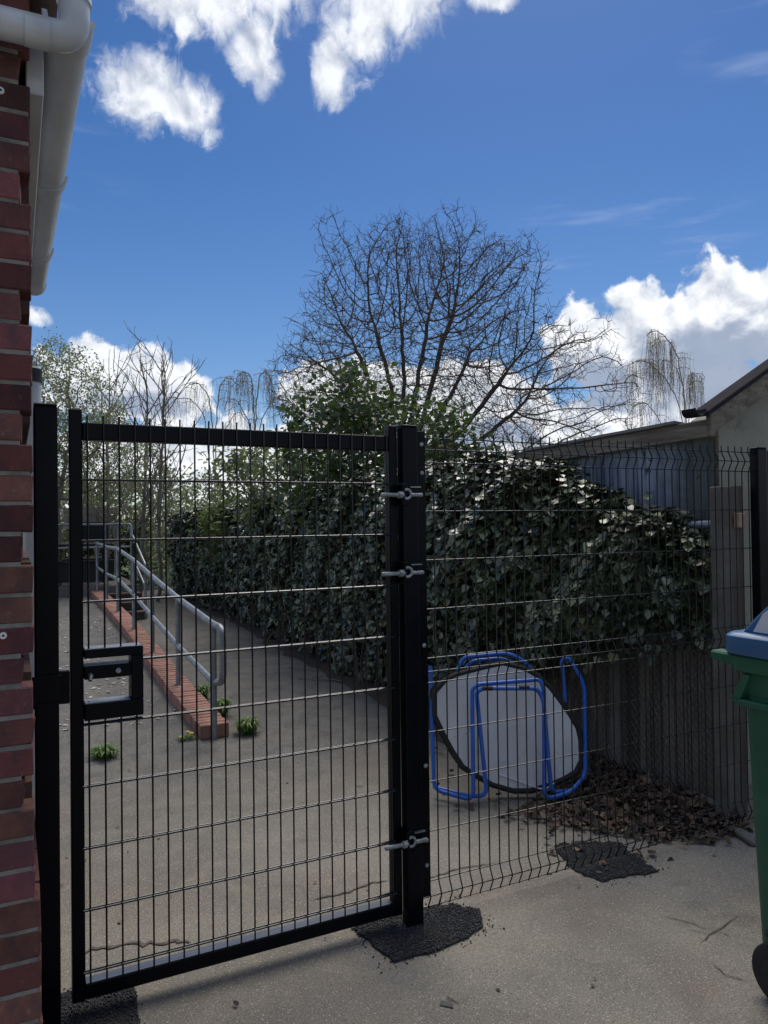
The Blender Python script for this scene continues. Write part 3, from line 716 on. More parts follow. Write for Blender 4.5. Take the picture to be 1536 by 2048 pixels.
sc = thing('slatted_screen', (1.3, 17.2, .53), 'pale bleached wooden slat screen behind the black bench', 'screen')
for i, u in enumerate((.95, 1.30, 1.66)):
    for j in range(3): MB().box(u, u+.31, 17.2+.01*i, 17.23+.01*i, 1.55+.155*j, 1.69+.155*j).build('slat', M['palewood'], sc)
for u in (1.26, 1.61, 1.98): MB().box(u, u+.05, 17.24, 17.29, .53, 2.02).build('screen_post', M['palewood'], sc)
sh = thing('garden_shed', (.2, 22, 0), 'low shed with grey felt roof beyond the platform', 'shed')
MB().box(-1.6, 1.05, 21, 23.5, 0, 1.75).build('wall', M['palewood'], sh)
MB().hexa([(-1.8, 20.8, 1.72), (1.25, 20.8, 1.72), (1.25, 22.2, 2.32), (-1.8, 22.2, 2.32), (-1.8, 20.8, 1.79), (1.25, 20.8, 1.79), (1.25, 22.2, 2.39), (-1.8, 22.2, 2.39)]).hexa([(-1.8, 22.2, 2.32), (1.25, 22.2, 2.32), (1.25, 23.7, 1.72), (-1.8, 23.7, 1.72), (-1.8, 22.2, 2.39), (1.25, 22.2, 2.39), (1.25, 23.7, 1.79), (-1.8, 23.7, 1.79)]).build('roof', M['felt'], sh)

# ------------------------------------------------------------------ right side: concrete outbuilding, corrugated shed, boundary fence
VC, UC = 3.10, 3.745
ob = thing('concrete_outbuilding', (4.6, 4.0, 0), 'grey rendered outbuilding with sloping timber-edged roof at the right edge', 'building')
def roofz(u): return 2.215+.555*(u-3.55)
MB().prism([(UC, 0), (6.4, 0), (6.4, roofz(5.07)-.89), (5.07, roofz(5.07)-.13), (UC, roofz(UC)-.13)], 'y', VC, VC+.20).build('gable_wall', M['render'], ob)
def slope_board(u0, u1, dz0, dz1, v0, v1):
    return MB().hexa([(u0, v0, roofz(u0)+dz0), (u1, v0, roofz(u1)+dz0), (u1, v1, roofz(u1)+dz0), (u0, v1, roofz(u0)+dz0), (u0, v0, roofz(u0)+dz1), (u1, v0, roofz(u1)+dz1), (u1, v1, roofz(u1)+dz1), (u0, v1, roofz(u0)+dz1)])
slope_board(3.545, 5.07, -.150, -.022, 2.985, 3.02).build('bargeboard', M['timber'], ob, bevel=.004)
slope_board(3.51, 5.07, -.021, .008, 2.968, 3.10).build('verge_capping', M['slate'], ob, bevel=.004)
MB().hexa([(5.075, 2.96, roofz(5.07)-.03), (6.6, 2.96, roofz(5.07)-.9), (6.6, 3.14, roofz(5.07)-.9), (5.075, 3.14, roofz(5.07)-.03), (5.075, 2.96, roofz(5.07)+.012), (6.6, 2.96, roofz(5.07)-.85), (6.6, 3.14, roofz(5.07)-.85), (5.075, 3.14, roofz(5.07)+.012)]).build('verge_capping', M['slate'], ob)
zr = roofz(5.07)
MB().hexa([(5.0705, 2.985, zr-.150), (6.55, 2.985, zr-1.0), (6.55, 3.02, zr-1.0), (5.0705, 3.02, zr-.150), (5.0705, 2.985, zr-.032), (6.55, 2.985, zr-.882), (6.55, 3.02, zr-.882), (5.0705, 3.02, zr-.032)]).build('bargeboard', M['timber'], ob, bevel=.004)
gp = [(3.475+.045*math.cos(t), 2.215+.045*math.sin(t)) for t in [math.pi+math.pi*i/8 for i in range(9)]] + [(3.475+.040*math.cos(t), 2.215+.040*math.sin(t)) for t in [2*math.pi-math.pi*i/8 for i in range(9)]]
MB().prism(gp, 'y', 2.99, 3.09).build('gutter_end', M['slate'], ob, smooth=True)

cs = thing('corrugated_shed', (3.9, 4.3, 0), 'weathered blue-grey corrugated sheet shed with timber roof edge behind the ivy', 'shed')
SU = 3.722
def sheet(v0, v1, z0, z1t0, z1t1, du):
    n = int((v1-v0)/.0095); mb = MB()
    for i in range(n+1):
        v = v0+(v1-v0)*i/n; off = .010*math.sin(2*math.pi*v/.076); zt = z1t0+(z1t1-z1t0)*i/n
        mb.V += [(SU+off+du, v, z0), (SU+off+du, v, zt), (SU+off+du+.004, v, z0), (SU+off+du+.004, v, zt)]
    for i in range(n):
        a, b = 4*i, 4*i+4
        mb.F += [[a, b, b+1, a+1], [a+2, a+3, b+3, b+2], [a+1, b+1, b+3, a+3]]
    return mb
z0s, z1s = 2.085, 2.035
v = 3.108; j = 0
while v < 5.5:
    a, b = v, min(v+.62, 5.56)
    f = lambda q: z0s+(z1s-z0s)*(q-3.13)/2.4
    sheet(a, b+.03 if b < 5.5 else b, .1, f(a), f(b), -.005*(j % 2)).build('corrugated_sheet', M['corr'], cs, smooth=True); v = b; j += 1
MB().hexa([(SU-.075, 3.07, 2.075), (SU-.040, 3.07, 2.075), (SU-.040, 5.62, 2.02), (SU-.075, 5.62, 2.02), (SU-.075, 3.07, 2.178), (SU-.040, 3.07, 2.178), (SU-.040, 5.62, 2.125), (SU-.075, 5.62, 2.125)]).build('roof_edge_board', M['timber'], cs, bevel=.004)
MB().hexa([(SU-.10, 3.315, 2.176), (SU+2.2, 3.315, 1.98), (SU+2.2, 5.66, 1.92), (SU-.10, 5.66, 2.127), (SU-.10, 3.315, 2.194), (SU+2.2, 3.315, 2.00), (SU+2.2, 5.66, 1.94), (SU-.10, 5.66, 2.145)]).build('roof', M['felt'], cs)
MB().box(SU+.03, SU+2.1, 5.50, 5.54, 0, 1.88).build('end_wall', M['corr'], cs)
chm = MB().box(4.9, 5.25, 8.4, 8.75, 0, 2.58)
ch = thing('far_chimney', (5.07, 8.6, 0), 'small red brick stack showing just above the corrugated shed roof', 'chimney')
chm.build('stack', M['wallbrick'], ch, bevel=.01); MB().box(4.87, 5.28, 8.37, 8.78, 2.581, 2.63).build('stack_cap', M['wallbrick'], ch, bevel=.01)
pp = MB().tube([(3.545, 2.93, 1.560), (3.56, 3.50, 1.553)], .025, 14).build('grey_pipe', M['galvpipe'], None, smooth=True)
tag(pp, 'short grey horizontal pipe in front of the corrugated shed beside the concrete post', 'pipe')
bp = thing('boundary_post', (3.40, 2.80, 0), 'weathered grey square post where the board fence meets the mesh panel', 'post')
MB().box(3.350, 3.424, 2.752, 2.84, 0, 1.765).build('post_shaft', M['postgrey'], bp, bevel=.006)
MB().box(3.4245, 3.512, 2.765, 2.83, 0, 1.77).build('post_plank', M['wood'], bp, bevel=.004)
bs_ = MB().box(3.425, 3.472, 2.712, 2.752, 1.545, 1.622).build('brick_stub', M['stub'], None, bevel=.004); tag(bs_, 'small orange brick stub fixed beside the right fence post', 'brick')

bf = thing('board_fence', (3.5, 3.8, 0), 'dark weathered vertical board fence below the ivy at right', 'fence')
v = 2.86; i = 0
while v < 5.4:
    wdt = random.uniform(.092, .104)
    MB().box(3.505+random.uniform(-.004, .004), 3.523+random.uniform(-.002, .002), v, v+wdt-.006, .02+random.uniform(0, .02), 1.17+random.uniform(-.012, .012)).build('board', M['wood'], bf, bevel=.002); v += wdt; i += 1
for z in (.25, 1.0): MB().box(3.526, 3.57, 2.86, 5.4, z, z+.09).build('fence_rail', M['wood'], bf)
MB().box(3.43, 3.50, 3.62, 3.71, 0, 1.12).build('fence_post', M['postgrey'], bf, bevel=.005)
MB().box(3.47, 3.535, 2.86, 3.4, 1.185, 1.205).build('top_capping', M['wood'], bf, bevel=.003)

cl = thing('chain_link_fence', (3.42, 3.7, 0), 'slack chain-link wire mesh in front of the board fence', 'fence')
mb = MB(); rr = random.Random(5); a0, a1, h = 2.85, 4.8, 1.13; stp = .052
nz = int(h/stp)
k = 0; vv = a0
while vv < a1:
    pts = []
    for j in range(nz+1):
        off = (stp*.5 if (j % 2) else -stp*.5)
        pts.append((3.425+.02*math.sin(vv*5+j*.3)+rr.uniform(-.003, .003), vv+off+rr.uniform(-.004, .004)+.03*math.sin(j*.25), .04+j*stp))
    mb.tube(pts, .0012, 3, caps=False); 
    pts2 = [(p[0]+.002, p[1]+(stp if (q % 2 == 0) else -stp)+rr.uniform(-.002, .002), p[2]) for q, p in enumerate(pts)]
    mb.tube(pts2, .0012, 3, caps=False); vv += stp
tag(mb.build('diamond_mesh', M['oldwire'], cl), kind='stuff')
MB().tube([(3.425, 2.85, 1.20), (3.43, 4.8, 1.17)], .002, 5).build('line_wire', M['galvpipe'], cl)

# ------------------------------------------------------------------ leaves
def leaf_batch(C, N, T, size, tmpl, tfaces, rr):
    """C centres, N normals, T length directions (arrays), size array"""
    N = N/np.linalg.norm(N, axis=1, keepdims=True)
    T = T - N*(T*N).sum(1, keepdims=True); T = T/(np.linalg.norm(T, axis=1, keepdims=True)+1e-9)
    B = np.cross(N, T)
    tm = np.asarray(tmpl); k = len(tm)
    V = C[:, None, :] + size[:, None, None]*(tm[None, :, 0:1]*B[:, None, :] + tm[None, :, 1:2]*T[:, None, :] + tm[None, :, 2:3]*N[:, None, :])
    n = len(C); F = (np.asarray(tfaces)[None] + (np.arange(n)*k)[:, None, None]).reshape(-1, len(tfaces[0]))
    r = np.concatenate([rr.random((n, 2)), np.zeros((n, 1)), np.ones((n, 1))], 1)
    return V.reshape(-1, 3), F, np.repeat(r, k, 0)
IVY_T = [(0, 0, 0), (-.36, -.06, .05), (-.50, .34, .10), (0, .98, -.05), (.50, .34, .10), (.36, -.06, .05), (0, .45, -.02)]
IVY_F = [(0, 6, 2, 1), (6, 3, 3, 2), (0, 5, 4, 6), (6, 4, 3, 3)]
IVY_F = [(0, 6, 2, 1), (0, 5, 4, 6)]; IVY_T3 = [(6, 3, 2), (6, 4, 3)]
LONG_T = [(0, 0, 0), (-.17, .45, .05), (0, 1.0, -.08), (.17, .45, .05)]
LONG_F = [(0, 1, 2, 3)]
OVAL_T = [(0, 0, 0), (-.30, .30, .06), (-.24, .7, .05), (0, 1.0, -.05), (.24, .7, .05), (.30, .30, .06)]
OVAL_F = [(0, 1, 2, 3), (0, 3, 4, 5)]

# ivy hedge along the boundary
def ivy_top(v): return np.interp(v, [2.7, 3.0, 3.4, 3.85, 4.4, 5.0, 5.7, 7.0, 9.0, 11.3, 14.8, 18.5], [1.40, 1.48, 1.64, 1.86, 2.00, 2.10, 2.14, 2.10, 2.05, 2.02, 1.93, 1.84])
def ivy_low(v): return np.interp(v, [2.7, 3.1, 3.5, 4.0, 4.6, 5.2, 6.0, 19], [1.20, 1.05, .93, .72, .45, .22, .05, .02])
def ivy_front(v): return np.interp(v, [2.7, 3.0, 3.5, 4.5, 6.5, 9.0, 12.0, 19], [3.44, 3.33, 3.18, 3.06, 3.02, 3.12, 3.30, 3.42])
def bulge(v, z): return .045*np.sin(v*4.1+z*3)+.05*np.sin(v*2.3-z*6+1)+.045*np.sin(v*9+z*8)+.03*np.sin(v*17-z*13)
def ivy_surface(v, s):
    """s in 0..1: up the front face (0..0.68), over the shoulder and across the top to the back"""
    lo, tp, fr = ivy_low(v), ivy_top(v), ivy_front(v)
    RZ = np.minimum(.62, (tp-lo)*.62); RX = .46
    zf = lo+(tp-RZ-lo)*np.clip(s/.5, 0, 1)
    t = np.clip((s-.5)/.5, 0, 1)
    ang = np.clip(t/.82, 0, 1)*np.pi/2
    x = fr + RX*(1-np.cos(ang)) + np.clip((t-.82)/.18, 0, 1)*.3
    z = zf + RZ*np.sin(ang)
    x = x + .10*np.clip(1-s/.22, 0, 1)
    x = x + bulge(v, z)*(1-t*.3) + .10*np.clip(.6-(z-lo), 0, .6)*(v > 5.5)
    z = z + t*(.05*np.sin(v*6.3)+.05*np.sin(v*13.7+x*9)+.03*np.sin(v*2.9))
    nx = np.where(s < .5, -1.0, -np.cos(ang)); nz = np.where(s < .5, .15, np.sin(ang)+.12)
    return x, z, nx, nz
hedge = thing('ivy_hedge', (3.4, 7, 0), 'long dark glossy ivy hedge running along the boundary behind gate and fence', 'hedge')
nl = 72000
u1 = rng.random(nl)
v = 2.92 + 15.7*u1**1.7
s = rng.random(nl)
x, z, nx, nz = ivy_surface(v, s)
dep = rng.random(nl)**2*.16
drop = (rng.random(nl) < .10)*rng.random(nl)**2*.22*(s < .2)
C = np.stack([x-nx*dep, v+rng.normal(0, .02, nl), z-nz*dep-drop], 1)
C[:, 2] = np.maximum(C[:, 2], .03)
N = np.stack([nx, rng.normal(-.15, .15, nl), nz], 1) + rng.normal(0, .60, (nl, 3)) + np.array([0, 0, .60])
T = np.stack([nx*.35, rng.normal(0, .45, nl), np.full(nl, -1.0)], 1) + rng.normal(0, .25, (nl, 3))
size = rng.uniform(.028, .070, nl)*np.where(v > 9, 1.35, 1)
big = rng.random(nl) < .06; size[big] *= 1.35
spr = (s > .6) & (s < .85) & (rng.random(nl) < .10); C[spr, 2] += rng.random(spr.sum())**2*.10; T[spr, 2] *= -1
C[:, 2] = np.minimum(C[:, 2], ivy_top(v)+.10)
ok = C[:, 0] < 3.60; C[~ok, 0] = 3.60-rng.random((~ok).sum())*.3; C[~ok, 2] -= .06
order = np.argsort(v+.6*dep)
ind = order[np.nonzero((s[order] < .9) & (dep[order] < .05))[0][:290]]
mask = np.ones(nl, bool); mask[ind] = False
V, F, RN = leaf_batch(C[mask], N[mask], T[mask], size[mask], IVY_T, IVY_F, rng)
F3 = (np.asarray(IVY_T3)[None]+(np.arange(mask.sum())*7)[:, None, None]).reshape(-1, 3)
org = np.array(hedge.location)
fo = mobj('foliage', fastmesh('foliage', V-org, [F, F3], rnd=RN), M['ivy'], hedge); tag(fo, kind='stuff')
lv = []
for i in range(6):
    tt = np.array(IVY_T); tt[:, 2] += .08*np.sin(tt[:, 0]*3+i); rn = np.tile([random.random(), random.random(), 0, 1], (7, 1))
    me = fastmesh('leaf', tt, [IVY_F, IVY_T3], rnd=rn); me.materials.append(M['ivy']); lv.append(me)
for i in ind:
    o = mobj('leaf', lv[random.randrange(6)], None, hedge)
    n_ = Vector(N[i]).normalized(); t_ = Vector(T[i]); t_ = (t_-n_*t_.dot(n_)).normalized(); b_ = n_.cross(t_)
    mt = Matrix.Identity(4)
    for r_ in range(3): mt[r_][0], mt[r_][1], mt[r_][2] = b_[r_]*size[i], t_[r_]*size[i], n_[r_]*size[i]
    for r_ in range(3): mt[r_][3] = C[i][r_]-org[r_]
    o.matrix_basis = mt
# dark inner mass of old stems
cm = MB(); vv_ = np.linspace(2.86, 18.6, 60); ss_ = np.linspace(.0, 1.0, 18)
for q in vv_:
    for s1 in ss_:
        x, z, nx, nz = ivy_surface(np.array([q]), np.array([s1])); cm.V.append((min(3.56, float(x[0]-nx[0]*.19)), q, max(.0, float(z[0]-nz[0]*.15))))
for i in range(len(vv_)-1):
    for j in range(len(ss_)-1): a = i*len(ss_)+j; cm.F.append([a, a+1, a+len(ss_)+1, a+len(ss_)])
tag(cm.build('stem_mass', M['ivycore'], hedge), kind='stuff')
sm = MB(); rr = random.Random(9)
for i in range(70):
    v0 = rr.uniform(3.4, 12); x0 = float(ivy_front(v0))+rr.uniform(-.03, .18); p = [Vector((x0, v0, 0))]
    for k in range(7): p.append(p[-1]+Vector((rr.uniform(-.03, .04), rr.uniform(-.07, .07), float(ivy_top(v0))/9)))
    sm.tube(p, [.007*(1-k/9) for k in range(8)], 4, caps=False)
tag(sm.build('stems', M['twig'], hedge), kind='stuff')

# soil strip at the hedge foot
so = MB(); yy = np.linspace(3.2, 18.8, 60); rr = random.Random(3)
for q in yy: so.V += [(float(ivy_front(q))-.12+rr.uniform(-.07, .07)-(.1 if q < 6 else 0), q, .006), (4.2, q, .006)]
for i in range(len(yy)-1): so.F.append([2*i, 2*i+1, 2*i+3, 2*i+2])
tag(so.build('soil_strip', M['soil']), kind='structure')

# ------------------------------------------------------------------ trees
def tube_segments(A, B, ra, rb, n):
    d = B-A; L = np.linalg.norm(d, axis=1, keepdims=True)+1e-9; d = d/L
    ref = np.where(np.abs(d[:, 2:3]) < .9, np.array([[0, 0, 1.]]), np.array([[1., 0, 0]]))
    a = np.cross(d, ref); a /= np.linalg.norm(a, axis=1, keepdims=True); b = np.cross(d, a)
    t = 2*np.pi*np.arange(n)/n
    ring = a[:, None]*np.cos(t)[None, :, None]+b[:, None]*np.sin(t)[None, :, None]
    V = np.concatenate([A[:, None]+ring*ra[:, None, None], B[:, None]+ring*rb[:, None, None]], 1)
    m_ = len(A); q = np.array([[j, (j+1) % n, n+(j+1) % n, n+j] for j in range(n)])
    F = (q[None]+(np.arange(m_)*2*n)[:, None, None]).reshape(-1, 4)
    return V.reshape(-1, 3), F
def colonize(attr, nodes, parents, D, di, dk, iters, tropism=(0, 0, .05), jit=.12, seed=0):
    r = np.random.default_rng(seed)
    P = [np.array(p, float) for p in nodes]; par = list(parents)
    alive = np.ones(len(attr), bool); nd = np.full(len(attr), 1e9); ni = np.zeros(len(attr), int)
    arr = np.array(P)
    for k in range(0, len(arr), 200):
        dd = np.linalg.norm(attr[:, None]-arr[None, k:k+200], axis=2); j = dd.argmin(1); mn = dd[np.arange(len(attr)), j]
        u_ = mn < nd; nd[u_] = mn[u_]; ni[u_] = j[u_]+k
    tro = np.array(tropism); used = {}
    for it in range(iters):
        act = alive & (nd < di)
        if not act.any(): break
        idx = ni[act]; vec = attr[act]-np.array(P)[idx]; vec /= np.linalg.norm(vec, axis=1, keepdims=True)+1e-9
        uq, inv = np.unique(idx, return_inverse=True)
        sm_ = np.zeros((len(uq), 3)); np.add.at(sm_, inv, vec)
        sm_ /= np.linalg.norm(sm_, axis=1, keepdims=True)+1e-9
        sm_ += tro + r.normal(0, jit, sm_.shape); sm_ /= np.linalg.norm(sm_, axis=1, keepdims=True)
        new = []; base = len(P)
        for q, dvec in zip(uq, sm_):
            c_ = used.get(q, 0)
            if c_ > 3: continue
            used[q] = c_+1
            P.append(P[q]+dvec*D); par.append(int(q)); new.append(P[-1])
        if not new: break
        na = np.array(new)
        dd = np.linalg.norm(attr[:, None]-na[None], axis=2); j = dd.argmin(1); mn = dd[np.arange(len(attr)), j]
        u_ = mn < nd; nd[u_] = mn[u_]; ni[u_] = j[u_]+base
        alive &= nd > dk
    return np.array(P), np.array(par)
def radii(par, r0, ex=2.4, rmax=None):
    n = len(par); acc = np.zeros(n); has = np.zeros(n, bool)
    R = np.zeros(n)
    for i in range(n-1, -1, -1):
        R[i] = r0 if not has[i] else acc[i]**(1/ex)
        if par[i] >= 0: acc[par[i]] += R[i]**ex; has[par[i]] = True
    if rmax: R = np.minimum(R, rmax)
    return R, has
def add_twigs(P, par, has, per, length, seg, r, spread=.7, up=.25, stride=3):
    A, B = [], []
    ends = np.nonzero(~has)[0]
    dirs = P - P[np.maximum(par, 0)]
    pool = np.concatenate([ends]*per + [np.nonzero(has & (par > 0))[0][::stride]])
    tips = []
    for i in pool:
        p = P[i].copy(); d = dirs[i]/(np.linalg.norm(dirs[i])+1e-9) + r.normal(0, spread, 3) + [0, 0, up]
        for k in range(seg):
            d = d/np.linalg.norm(d); q = p+d*length*r.uniform(.6, 1.2)
            A.append(p); B.append(q); p = q; d = d+r.normal(0, .28, 3)+[0, 0, up*.4]
        tips.append(p)
    return np.array(A), np.array(B), np.array(tips)
def tree_obj(name, base, label, P, par, r0, mat_t, mat_b, twigs=None, tw_r=.004, thick=.035, group=None, rmax=None, ex=2.4, cat='tree'):
    t = thing(name, base, label, cat, group)
    o = np.array(base); R, has = radii(par, r0, ex, rmax)
    i = np.nonzero(par >= 0)[0]; A, B, ra, rb = P[par[i]], P[i], R[par[i]], R[i]
    ra = np.minimum(ra, rb*1.5)
    th = rb > thick
    if th.any():
        V, F = tube_segments(A[th]-o, B[th]-o+(B[th]-A[th])*.06, ra[th], rb[th], 8)
        mobj('trunk', fastmesh('trunk', V, F, smooth=True), mat_t, t)
    V, F = tube_segments(A[~th]-o, B[~th]-o, ra[~th], rb[~th], 4)
    Vs, Fs = [V], [F]
    if twigs is not None and len(twigs[0]):
        k = len(twigs[0]); V2, F2 = tube_segments(twigs[0]-o, twigs[1]-o, np.full(k, tw_r), np.full(k, tw_r*.7), 3)
        Vs.append(V2); Fs.append(F2+len(V))
    mobj('crown', fastmesh('crown', np.concatenate(Vs), [Fs[0]]+([Fs[1]] if len(Fs) > 1 else [])), mat_b, t)
    return t
def ell(c, r, n, rg, shell=.0):
    d = rg.normal(size=(n, 3)); d /= np.linalg.norm(d, axis=1, keepdims=True)
    q = rg.random((n, 1))**(1/3.); q = shell+(1-shell)*q
    return np.array(c)+d*q*np.array(r)

# big bare tree in the centre
rg = np.random.default_rng(21)
RIGHT = np.array([c_right[0], c_right[1], 0]); FW = np.array([c_fwd[0], c_fwd[1], 0])
ob_ = np.array([10.16, 19.52, 0.])
def rel(a, b, z): return ob_+RIGHT*a+FW*b+np.array([0, 0, z])
def ellr(a, b, z, ra, rb, rz, n, shell=.35):
    d = rg.normal(size=(n, 3)); d /= np.linalg.norm(d, axis=1, keepdims=True)
    q = shell+(1-shell)*rg.random((n, 1))**(1/3.); d = d*q
    return ob_ + RIGHT*(a+d[:, 0:1]*ra) + FW*(b+d[:, 1:2]*rb) + np.array([0, 0, 1])*(z+d[:, 2:3]*rz)
ATT = []
def inside(a, z):
    return (((a-.15)/2.9)**2+((z-7.0)/3.6)**2 < 1) or (((a-2.1)/2.0)**2+((z-7.3)/3.0)**2 < 1) or (((a+1.5)/1.7)**2+((z-6.4)/2.3)**2 < 1) or (((a+2.8)/1.1)**2+((z-5.2)/2.1)**2 < 1) or (((a-4.0)/2.3)**2+((z-5.2)/2.4)**2 < 1)
while len(ATT) < 90:                         # twig clouds of uneven density
    a_, z_ = rg.uniform(-4, 6.4), rg.uniform(2.9, 10.7)
    if inside(a_, z_): ATT.append(ellr(a_, rg.uniform(-2.0, 2.0), z_, rg.uniform(.4, .9), rg.uniform(.4, .8), rg.uniform(.5, 1.0), int(rg.integers(40, 90)), .1))
k_ = 0
while k_ < 7000:
    a_, z_, f_ = rg.uniform(-4, 6.4), rg.uniform(2.9, 10.7), rg.uniform(-2.4, 2.4)
    if inside(a_, z_) and ((a_-.8)/4.6)**2+((z_-6)/4.6)**2+(f_/2.6)**2 < 1: ATT.append(rel(a_, f_, z_)[None]); k_ += 1
att = np.concatenate(ATT)
att = att[att[:, 2] > 2.6]
trunk = [rel(.02*k, 0, .42*k) for k in range(8)]
nodes = list(trunk); pars = [-1]+list(range(7))
for ang, L, sk, st_ in ((-58, 3.0, .2, 6), (-38, 3.6, -.5, 7), (-24, 4.4, .4, 7), (-12, 4.6, -.3, 7), (0, 4.8, .5, 7), (10, 4.6, -.6, 7), (21, 4.9, .2, 7), (33, 4.6, .6, 7), (47, 4.4, -.4, 6), (62, 4.6, .3, 6), (76, 3.6, -.2, 5)):
    q = st_; p0 = nodes[q].copy(); n_ = int(L/.2); th = R_(ang)
    for k in range(n_):
        bend = 1-.22*k/n_
        d = RIGHT*math.sin(th*bend)+FW*sk*.35+np.array([0, 0, math.cos(th*bend)]); d = d/np.linalg.norm(d)
        p0 = p0+d*.2+rg.normal(0, .018, 3); nodes.append(p0); pars.append(q); q = len(nodes)-1
P, par = colonize(att, nodes, pars, .15, 1.9, .175, 120, (0, 0, .10), .07, 3)
_, has = radii(par, .006)
tw = add_twigs(P, par, has, 2, .095, 3, rg, .62, .16, 1)
tree_obj('bare_tree', tuple(ob_), 'large bare spreading tree with dense twigs against the sky, centre', P, par, .0064, M['bark'], M['twig'], tw, .0055, .05, ex=2.45)

# slender bare trees on the left
def slender(base, h, seed, lean, label, r0=.0068, tw_r=.0055, nb=26):
    r = np.random.default_rng(seed); P = [np.array(base, float)]; par = [-1]
    n = 22
    for k in range(n):
        P.append(P[-1]+np.array([lean[0]/n+r.normal(0, .018), lean[1]/n+r.normal(0, .018), h/n])); par.append(len(P)-2)
    for b in range(nb):
        k = int(n*(.22+.74*b/nb)); az_ = b*2.4+r.normal(0, .4); L = (h*.36)*(1-(k/n)**1.5*.75)*r.uniform(.7, 1.15)
        d = np.array([math.cos(az_)*.62, math.sin(az_)*.62, .78]); q = k; m_ = max(4, int(L/.16))
        for j in range(m_):
            d = d+np.array([0, 0, .05])+r.normal(0, .07, 3); d /= np.linalg.norm(d)
            P.append(P[q]+d*L/m_); par.append(q); q = len(P)-1
            if j > 0 and r.random() < .55:
                d2 = d+r.normal(0, .55, 3)+np.array([0, 0, .2]); d2 /= np.linalg.norm(d2); q2 = q
                for j2 in range(int(r.integers(2, 5))):
                    P.append(P[q2]+d2*L/m_*.8); par.append(q2); q2 = len(P)-1; d2 = d2+r.normal(0, .18, 3)+np.array([0, 0, .08]); d2 /= np.linalg.norm(d2)
    P = np.array(P); par = np.array(par)
    # parents precede children, as radii() needs
    _, has = radii(par, .006); tw = add_twigs(P, par, has, 1, .09, 2, r, .5, .3)
    return tree_obj('slender_tree', tuple(base), label, P, par, r0, M['palebark'], M['palebark'], tw, tw_r, .028, 'slender bare trees behind the gate', .052, 2.6)
slender((1.78, 16.95, 0), 5.2, 1, (.10, 0), 'slender bare pale tree, leftmost of the three above the gate')
slender((2.42, 16.62, 0), 5.15, 2, (.10, .2), 'slender bare pale tree, middle one of the three above the gate')
slender((2.75, 16.45, 0), 5.35, 3, (.16, -.1), 'slender bare pale tree, right and tallest of the three above the gate')
slender((1.95, 19.2, 0), 4.3, 4, (-.5, 0), 'short bare pale sapling standing behind the three slender trees', nb=18)

def leafy(name, base, ells, natt, leafmat, label, nleaf, lsize, seed, tmpl=(OVAL_T, OVAL_F), D=.16, twig=M['twig'], per=3, spread=.10, group=None, droop=.2, trunk_h=1.0, r0=.006, cat='tree', clump=None, bark=None):
    r = np.random.default_rng(seed); b = np.array(base, float)
    att = np.concatenate([ell(np.array(c), rr_, int(natt*w_), r, .25) for c, rr_, w_ in ells]); att = att[att[:, 2] > .25]
    k = max(2, int(trunk_h/.2)); nodes = [b+np.array([0, 0, trunk_h*j/k]) for j in range(k+1)]
    P, par = colonize(att, nodes, [-1]+list(range(k)), D, 4.0, D*1.3, 90, (0, 0, .05), .2, seed)
    _, has = radii(par, .006); tw = add_twigs(P, par, has, 2, D*.5, 2, r, .7, .1)
    t = tree_obj(name, tuple(base), label, P, par, r0, bark or M['bark'], twig, tw, r0*.6, .03, group, cat=cat)
    src = np.concatenate([tw[2], P[k+1:]])
    i = r.integers(0, len(src), nleaf)
    C = src[i]+r.normal(0, spread, (nleaf, 3)); C[:, 2] = np.maximum(C[:, 2], .06)
    if clump is not None:
        keep = np.sin(C[:, 0]*clump)+np.sin(C[:, 1]*clump*1.1+1)+np.sin(C[:, 2]*clump*1.2+2) > -.9; C = C[keep]
    n_ = len(C); N = r.normal(0, .7, (n_, 3))+np.array([-.3, -.3, .6]); T = r.normal(0, .8, (n_, 3))+np.array([0, 0, -droop])
    V, F, RN = leaf_batch(C-b, N, T, r.uniform(.65, 1.25, n_)*lsize, tmpl[0], tmpl[1], r)
    f = mobj('foliage', fastmesh('foliage', V, F, rnd=RN), leafmat, t); tag(f, kind='stuff')
    return t
# evergreen shrub-tree behind the hedge, centre
leafy('laurel_tree', (3.95, 8.6, 0), [((3.62, 8.35, 2.72), (.65, .55, .80), .32), ((4.1, 8.1, 2.45), (.8, .6, .75), .40), ((3.35, 8.5, 2.3), (.5, .5, .65), .25), ((4.75, 7.8, 2.4), (.45, .45, .6), .2)], 900, M['laurel'],
      'dark green leafy evergreen tree rising behind the hinge post', 7500, .085, 5, spread=.10, trunk_h=1.4, clump=7.0)
# pale long-leaved shrub
leafy('pale_shrub', (3.55, 10.7, 0), [((3.3, 10.75, 2.25), (.75, .6, .55), .6), ((3.9, 10.4, 2.2), (.5, .5, .5), .4)], 500, M['paleleaf'],
      'pale grey-green long-leaved shrub above the hedge behind the gate', 1900, .15, 6, (LONG_T, LONG_F), spread=.12, droop=.1, cat='shrub', clump=6.0)
leafy('dark_shrub', (3.7, 13.5, 0), [((3.6, 13.5, 1.45), (.5, .9, .55), 1)], 300, M['bushleaf'], 'mid green low shrub topping the far part of the hedge', 3800, .09, 16, spread=.12, cat='shrub', clump=6.0)
# budding tree at far left
leafy('budding_tree', (.75, 15.0, 0), [((.75, 15.0, 3.7), (1.05, 1.1, 1.35), 1), ((1.5, 14.9, 2.9), (.8, .9, 1.0), .5), ((.1, 15.2, 2.9), (.8, .9, 1.2), .4)], 1100, M['budleaf'],
      'bushy tree with pale opening leaves beside the brick wall', 17000, .050, 7, D=.17, spread=.07, trunk_h=1.3, twig=M['palebark'], bark=M['palebark'])
